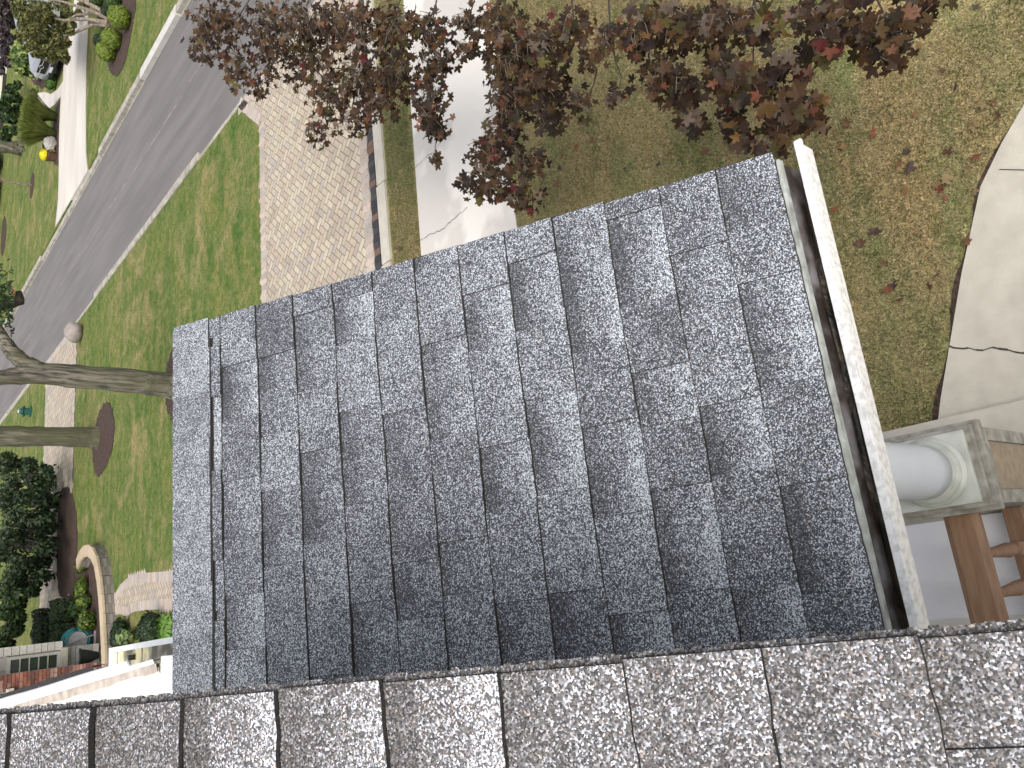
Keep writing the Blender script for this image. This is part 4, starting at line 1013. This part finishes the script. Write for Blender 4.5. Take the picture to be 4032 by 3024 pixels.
# far trees and shrubs along the neighbour house
def massed(name, c0, blobs, cols, size, label, dens=60, cat='tree', tr=True):
    t = thing(name, label, cat, c0); b = MB()
    for (u, v, rr) in blobs:
        for q in range(3):
            P = onplane(c0, u + random.uniform(-.5, .5) * rr, v + random.uniform(-.5, .5) * rr, random.uniform(-1.2, 1.2)); clumps(b, P, wpx(P, rr) * .85, dens, size, cols, .7)
    b.build('crown', M['leaf'], t)
    if tr: b = MB(); b.tube([c0, c0 + Vector((0, 0, 3))], [.16, .1], 8); b.build('trunk', M['darkbark'], t)
massed('shade_tree', G(95, 450), [(30, 360, 40), (60, 380, 30), (20, 410, 40), (60, 430, 28), (20, 460, 40), (60, 470, 25), (25, 510, 38), (55, 520, 25), (20, 545, 22), (60, 340, 25), (80, 400, 15)], GREEN + DKG, .16, 'leafy green tree at the left edge behind the fountain grasses')
massed('plum_shrub', G(130, 120), [(20, 100, 40), (50, 90, 30), (30, 150, 35), (60, 160, 28), (15, 200, 35), (15, 250, 30), (60, 40, 35), (20, 50, 40), (30, 225, 15), (10, 10, 45), (50, 10, 35), (5, 130, 40), (5, 280, 30)], [(.05, .035, .04), (.08, .06, .06), (.03, .025, .03), (.12, .09, .09)], .14, 'dusky purple-leaved tree in the corner beyond the hydrangea')
# far house pieces
c = G(45, 330); t = thing('far_house', 'rust roofed house with white gutters in the far corner', 'house', c)
y0 = c.y + 1; b = MB(); b.box(c.x - 2, c.x + 22, y0 + 1.2, y0 + 8, 0, 2.3); b.build('wall', M['brick'], t)
b = MB(); b.face([(c.x - 3, y0 + .4, 2.2), (c.x + 23, y0 + .4, 2.2), (c.x + 23, y0 + 5, 4.6), (c.x - 3, y0 + 5, 4.6)]); b.face([(c.x - 3, y0 + .4, 2.1), (c.x - 3, y0 + 5, 4.5), (c.x + 23, y0 + 5, 4.5), (c.x + 23, y0 + .4, 2.1)]); b.build('roof', M['tileroof'], t)
b = MB(); b.box(c.x - 3, c.x + 23, y0 + .25, y0 + .4, 2.08, 2.24); b.build('gutter', M['white'], t)
b = MB(); b.tube([(c.x + .5, y0 + 1.1, 0), (c.x + .5, y0 + 1.1, 2.1)], .06, 6); b.build('downspout', M['white'], t)
b = MB(); 
for k in range(3): b.box(c.x + 3 + k * 5, c.x + 4.4 + k * 5, y0 + 1.15, y0 + 1.19, .9, 2.0)
w_ = b.build('window', M['glass'], t)
# cream wall with dark planting along the left edge
c = G(8, 800); t = thing('garden_wall', 'low cream wall with dark capping across the far lawn', 'wall', c)
b = MB(); y0 = c.y + 1.5; b.box(c.x - 14, c.x + 9, y0, y0 + .3, 0, 1.6); b.build('wall_panel', M['soffit'], t)
b = MB(); b.box(c.x - 14, c.x + 9, y0 - .05, y0, 0, .18); b.build('base_band', M['darkbark'], t)
random.seed(9)
for k, v in enumerate((655, 735, 790, 900, 945, 1040)):
    lab = ['first', 'second', 'third', 'fourth', 'fifth', 'sixth'][k]
    P = G(6, v); P.y = y0 - .8
    bush('conifer_shrub', P, (.75, .6, .8), 260, .12, DKG, lab + ' dark shrub from the top along the far cream wall', 'shrub', group='dark shrubs along the far wall')
# ---- silver car
car = thing('silver_car', 'silver car with black grille and front plate parked under the olive tree', 'car', G(250, 230))
A = G(262, 205); Bc = G(236, 292); front = G(243, 280); car.location = front + Vector((2.4, 0, 0))
Wd = .95; fx, fy = front.x, front.y
side = [(0, .30), (-.06, .55), (0.0, .78), (.25, .93), (1.25, 1.06), (1.95, 1.52), (2.4, 1.62), (3.9, 1.58), (4.5, 1.1), (4.65, .8), (4.6, .32)]
b = MB(); n_ = len(side)
def cs(i, yy, inset): x, z = side[i]; return (fx + x + (inset * .5 if x < .2 else 0), fy + yy, z)
rows = [(-Wd + .10, 0), (-Wd, .0), (Wd, 0), (Wd - .10, 0)]
L1 = [(fx + x, fy - (Wd - (.16 if z > 1.1 else 0) - (.12 if x < .1 else 0)), z) for x, z in side]; L2 = [(fx + x, fy + (Wd - (.16 if z > 1.1 else 0) - (.12 if x < .1 else 0)), z) for x, z in side]
for i in range(n_):
    j = (i + 1) % n_; b.face([L1[i], L2[i], L2[j], L1[j]])
b.face(L1[::-1]); b.face(L2)
b.build('body', M['silver'], car, bevel=.06)
b = MB(); b.face([(fx + 1.30, fy - .72, 1.10), (fx + 1.30, fy + .72, 1.10), (fx + 1.92, fy + .66, 1.52), (fx + 1.92, fy - .66, 1.52)][::-1]); 
for v_ in range(len(b.v)): b.v[v_] = (b.v[v_][0] - .01, b.v[v_][1], b.v[v_][2] + .015)
for s in (-1, 1): b.face([(fx + x_, fy + s * (Wd - .14 - (.03 if z_ > 1.2 else 0)), z_) for x_, z_ in ((1.5, 1.12), (2.05, 1.47), (3.7, 1.5), (4.2, 1.12))])
b.build('window', M['glass'], car)
b = MB(); b.box(fx - .085, fx + .02, fy - .42, fy + .42, .50, .80); gr = b.build('grille', M['blackplastic'], car)
b = MB(); b.tube([(fx - .09, fy - .45, .82), (fx - .10, fy - .45, .5), (fx - .10, fy - .32, .45), (fx - .10, fy + .32, .45), (fx - .10, fy + .45, .5), (fx - .09, fy + .45, .82), (fx - .09, fy - .45, .82)], .025, 6)
b.tube([(fx - .10, fy - .10 * math.cos(a * .5236), .70 + .07 * math.sin(a * .5236)) for a in range(13)], .014, 6); b.tube([(fx - .1, fy - .45, .70), (fx - .1, fy - .1, .70)], .014, 5); b.tube([(fx - .1, fy + .45, .70), (fx - .1, fy + .1, .70)], .014, 5)
b.build('chrome_surround', M['chrome'], gr)
b = MB(); b.box(fx - .12, fx - .08, fy - .17, fy + .17, .33, .44); b.build('number_plate', M['plate'], car)
b = MB(); b.box(fx - .075, fx + .3, fy - Wd + .04, fy + Wd - .04, .22, .36); b.build('bumper', M['blackplastic'], car, bevel=.03)
for s in (-1, 1):
    b = MB(); b.box(fx - .05, fx + .12, fy + s * .52 - .0, fy + s * .84, .66, .80) if s > 0 else b.box(fx - .05, fx + .12, fy - .84, fy - .52, .66, .80); b.build('headlight', M['lamp'], car, bevel=.02)
    for xw in (.95, 3.75):
        Mx = Matrix.Translation((fx + xw, fy + s * (Wd - .10), .34)) @ Matrix.Rotation(R(90), 4, 'X')
        b = MB(); b.lathe([(.22, -.12), (.33, -.12), (.34, 0), (.33, .12), (.22, .12)], (0, 0, 0), 22, Mx); wh = b.build('wheel', M['tyre'], car)
        b = MB(); b.lathe([(.21, -.125), (.05, -.10), (.05, .10), (.21, .125)], (0, 0, 0), 12, Mx); b.build('rim', M['chrome'], wh)
    b = MB(); b.box(fx + 1.45, fx + 1.6, fy + s * (Wd + .0) - .06, fy + s * (Wd + .0) + .06, 1.05, 1.2); b.build('mirror', M['silver'], car, bevel=.02)

# ================================================================== red maple hanging in from the right of the house
random.seed(77)
TB = Vector((8.4, 4.6, 0))
maple = thing('red_maple', 'bronze-purple leaved maple whose branches hang over the lawn and walk', 'tree', TB)
tr_top = Vector((8.2, 4.5, 3.4))
trunk_mesh([TB, Vector((8.3, 4.55, 1.6)), tr_top, Vector((8.0, 4.4, 6.5))], [.26, .2, .16, .08]).build('trunk', M['darkbark'], maple, smooth=True)
MAP = [(.050, .026, .012), (.062, .032, .014), (.034, .019, .011), (.080, .042, .018), (.055, .028, .015), (.030, .022, .012), (.095, .055, .020), (.055, .045, .014), (.040, .024, .018), (.12, .088, .065), (.028, .016, .012), (.09, .045, .02)]
RARE = [(.17, .06, .03), (.11, .02, .018), (.16, .09, .03), (.11, .095, .025), (.20, .10, .06), (.14, .05, .03)]
def shape_leaf():
    out = []
    tips = [(-125, .62), (-62, .92), (0, 1.0), (62, .92), (125, .62)]
    for i, (a, r) in enumerate(tips):
        out += [(a - 19, r * .66), (a - 17, r * .80), (a - 7, r * .84), (a, r), (a + 7, r * .84), (a + 17, r * .80), (a + 19, r * .66)] if i in (1, 2, 3) else [(a - 18, r * .62), (a - 10, r * .8), (a, r), (a + 10, r * .8), (a + 18, r * .62)]
        if i < 4: out.append(((a + tips[i + 1][0]) / 2, .46))
    return [(math.sin(R(a)) * r, math.cos(R(a)) * r + .25) for a, r in out] + [(0, .08)]
LEAF = shape_leaf()
def maple_leaf(b, p, n, size, col):
    n = n.normalized(); a = n.cross(rv()).normalized(); c = n.cross(a); fold = random.uniform(.1, .5); k = random.uniform(-.35, .1)
    pts = []
    for (x, y) in LEAF:
        pts.append(p + a * x * size + c * (y - .25) * size + n * size * (fold * abs(x) * .5 + k * y * y))
    ctr = p + c * (.2) * size * .1
    bb = len(b.v); b.v.append(tuple(ctr)); b.v += [tuple(q) for q in pts]; m = len(pts)
    for i in range(m): b.f.append((bb, bb + 1 + i, bb + 1 + (i + 1) % m)); b.c.append(col)
BL = [(450,40,50),(445,105,45),(500,60,60),(520,150,45),(560,190,28),(580,60,60),(600,130,55),(660,60,70),(680,150,60),(720,230,50),(690,290,32),(720,60,60),(780,70,70),(780,180,65),(775,262,35),(850,60,60),(850,160,60),(825,235,38),(930,70,50),(940,130,45),(925,200,45),(940,268,38),(925,245,32),(945,345,9),(1010,110,26),(1010,50,36),(1085,60,60),(1095,150,55),(1110,225,55),(1085,300,48),(1050,340,42),(1030,400,36),(1080,400,42),(1130,425,26),(1163,438,13),(1145,350,36),(1175,100,60),(1180,190,52),(1190,255,36),(1240,60,44),(1275,130,24),(1320,85,40),(1335,205,20),(1255,225,28),(1370,100,36),(1400,60,62),(1430,165,58),(1470,60,64),(1480,200,50),(1500,262,28),(1550,60,64),(1560,170,52),(1575,258,30),(1600,285,20),(1640,60,56),(1620,180,40),(1660,205,46),(1682,262,38),(1655,312,24),(1722,140,36),(1765,110,24),(1755,40,42),(1785,100,24),(1738,228,34),(1765,280,18),(1700,275,32),(1825,60,38),(1870,82,38),(1912,130,28),(1920,55,42),(1955,95,22),(1985,20,34),(1825,8,30),(2040,-10,26)]
K = 4032 / 2212
def mdepth(x): return np.interp(x, [400, 700, 1000, 1250, 1500, 1800, 2050], [8.2, 7.6, 6.6, 5.6, 4.8, 4.0, 3.7])
b = MB(); tw = MB(); brn = MB()
for (x, y, r) in BL:
    d0 = mdepth(x); nl = int(r * r * .030 * (.60 if x > 1200 else 1.0)) + 4
    ctr = RAY(x * K, y * K, d0); hub = RAY((x + random.uniform(-20, 20)) * K, (y - r * .7) * K, d0 + .3)
    for q in range(nl):
        a = random.uniform(0, 6.283); rr = r * math.sqrt(random.random()) * random.uniform(.6, 1.08) * (.88 if x > 1200 else 1)
        d = d0 + random.gauss(0, .35)
        P = RAY((x + rr * math.cos(a)) * K, (y + rr * math.sin(a)) * K, d)
        fam = tone(RARE, .2) if random.random() < .08 else tone(MAP, .35)
        for s in range(random.choice((1, 1, 2))):
            maple_leaf(b, P + rv() * .07, Vector((random.gauss(-.15, .55), random.gauss(-.3, .55), 1)), random.uniform(.034, .064), fam)
        if random.random() < .42:
            h2 = hub.lerp(P, .35) + rv() * .05; tw.tube([h2, h2.lerp(P, .55) + rv() * .04 + Vector((0, 0, .06)), P + Vector((0, 0, .03))], [.0032, .0026, .0014], 4, False)
    # each spray hangs from the nearest spray higher up the limb
    up = [q for q in BL if q[1] < y - 25 and abs(q[0] - x) < 110] if y > 75 else []
    if up:
        q = min(up, key=lambda q: math.hypot(q[0] - x, (q[1] - y)) + 1.3 * abs(q[0] - x)); Q = RAY(q[0] * K, q[1] * K, mdepth(q[0])); a_, c_ = .009, .003
    else: Q = RAY((x * .7 + 1250 * .3) * K, -330 * K, mdepth(x) + .5); a_, c_ = .016, .008
    m2 = Q.lerp(ctr, .5) + rv() * .10
    brn.tube([Q, Q.lerp(m2, .5) + rv() * .04, m2, m2.lerp(ctr, .5) + rv() * .04, ctr], [a_, a_ * .8, a_ * .6, c_, c_ * .6], 6)
for xx in (560, 900, 1250, 1600, 1900):     # limbs from the trunk to the hanging sprays
    Q = RAY((xx * .7 + 1250 * .3) * K, -330 * K, mdepth(xx) + .5); m_ = tr_top.lerp(Q, .5) + Vector((0, 0, .4))
    brn.tube([tr_top, m_, Q, RAY(xx * K, -40 * K, mdepth(xx) + .2)], [.07, .04, .022, .012], 8)
b.build('crown', M['mapleleaf'], maple); tw.build('twig', M['twig'], maple); brn.build('branch', M['darkbark'], maple)
# fallen leaves on the lawn: individual copies of a few shapes
protos = []
random.seed(41)
FC = [(.20, .11, .06), (.12, .06, .04), (.28, .16, .08), (.09, .06, .055), (.24, .09, .05), (.32, .24, .12)]
spots = []
tries = 0
while len(spots) < 170 and tries < 6000:
    tries += 1
    u = random.uniform(1650, 3950); v = random.uniform(0, 1500); P = G(u, v, .02)
    if P.y > 5.4 or (P.y < 5.4 and P.x < .6): continue
    if PX(P)[0] > 3790 + (1100 - v) * .35 and v > 300: continue
    wgt = math.exp(-((P.x - 4.5) ** 2 + (P.y - 3.2) ** 2) / 9)
    if random.random() < .35 + .65 * wgt: spots.append(P)
for i in range(8): spots.append(Vector((random.uniform(3, 5), random.uniform(7.6, 8.0), .02)))
for i, P in enumerate(spots):
    k = i % 6
    if i < 6:
        b = MB(); maple_leaf(b, Vector((0, 0, .012)), Vector((random.uniform(-.3, .3), random.uniform(-.3, .3), 1)), .055, FC[k]); o = b.build('fallen_leaf', M['mapleleaf']); protos.append(o)
    else:
        o = protos[k].copy(); C.objects.link(o)
    o.location = P; o.rotation_euler = (random.uniform(-.5, .5), random.uniform(-.5, .5), random.uniform(0, 6.28)); s = random.uniform(.6, 1.25); o.scale = (s, s * random.uniform(.5, 1), s)
    tag(o, 'dry brown maple leaf lying on the lawn', 'leaf', 'fallen leaves on the lawn')
# short grass blades on the near lawn
rs = np.random.RandomState(3)
def blades(name, n, xr, yr, hgt, keep, tanp):
    X = rs.uniform(xr[0], xr[1], n); Y = rs.uniform(yr[0], yr[1], n)
    ok = np.array([keep(x, y) for x, y in zip(X, Y)]); X, Y = X[ok], Y[ok]; n = len(X)
    a = rs.uniform(0, 6.283, n); ln = rs.uniform(.5, 1.2, n) * hgt; lean = rs.uniform(.3, 1.6, n) * hgt; w_ = rs.uniform(.0015, .003, n)
    bx, by = np.cos(a), np.sin(a)
    V_ = np.zeros((n, 3, 3)); V_[:, 0] = np.c_[X - by * w_, Y + bx * w_, np.full(n, .0)]; V_[:, 1] = np.c_[X + by * w_, Y - bx * w_, np.full(n, .0)]; V_[:, 2] = np.c_[X + bx * lean, Y + by * lean, ln]
    me = bpy.data.meshes.new(name); me.from_pydata(V_.reshape(-1, 3).tolist(), [], np.arange(3 * n).reshape(-1, 3).tolist())
    patch = .5 + .3 * np.sin(X * 2.1 + 1.3 * np.sin(Y * 1.7)) * np.sin(Y * 2.6 + X) + .4 * np.sin(X * 7.3 + 2 * np.sin(Y * 5.1)) * np.sin(Y * 8.2 + 1.5 * np.sin(X * 4.4)); 
    t_ = (rs.uniform(0, 1, n) < (tanp * (.35 + 1.3 * patch)))[:, None]
    g_ = np.array([.095, .105, .036]); tn_ = np.array([.44, .35, .20]); s_ = rs.uniform(.6, 1.3, n)[:, None]
    col = np.where(t_, tn_, g_) * s_; arr = np.ones((n, 3, 4), np.float32); arr[:, :, :3] = col[:, None, :]
    ca = me.color_attributes.new('tint', 'FLOAT_COLOR', 'CORNER'); ca.data.foreach_set('color', arr.ravel()); me.materials.append(M['leaf'])
    o = bpy.data.objects.new(name, me); C.objects.link(o); return o
edgeP = [G(u, v) for u, v in W1]
def wk(x, y):
    for a, c in zip(edgeP, edgeP[1:]):
        if min(a.x, c.x) <= x <= max(a.x, c.x): return y > a.y + (c.y - a.y) * (x - a.x) / (c.x - a.x + 1e-9) + .05
    return y > 1.9
stuff(blades('dry_grass', 230000, (.3, 7.2), (.6, 5.5), .022, wk, .55), 'short dry tan and green grass of the near lawn', 'grass')
stuff(blades('verge_grass', 45000, (1.5, 8.5), (7.3, 8.1), .025, lambda x, y: y > 7.42 - .036 * x and y < 8.02 - .02 * x, .25), 'short green grass strip between the front walk and the driveway', 'grass')
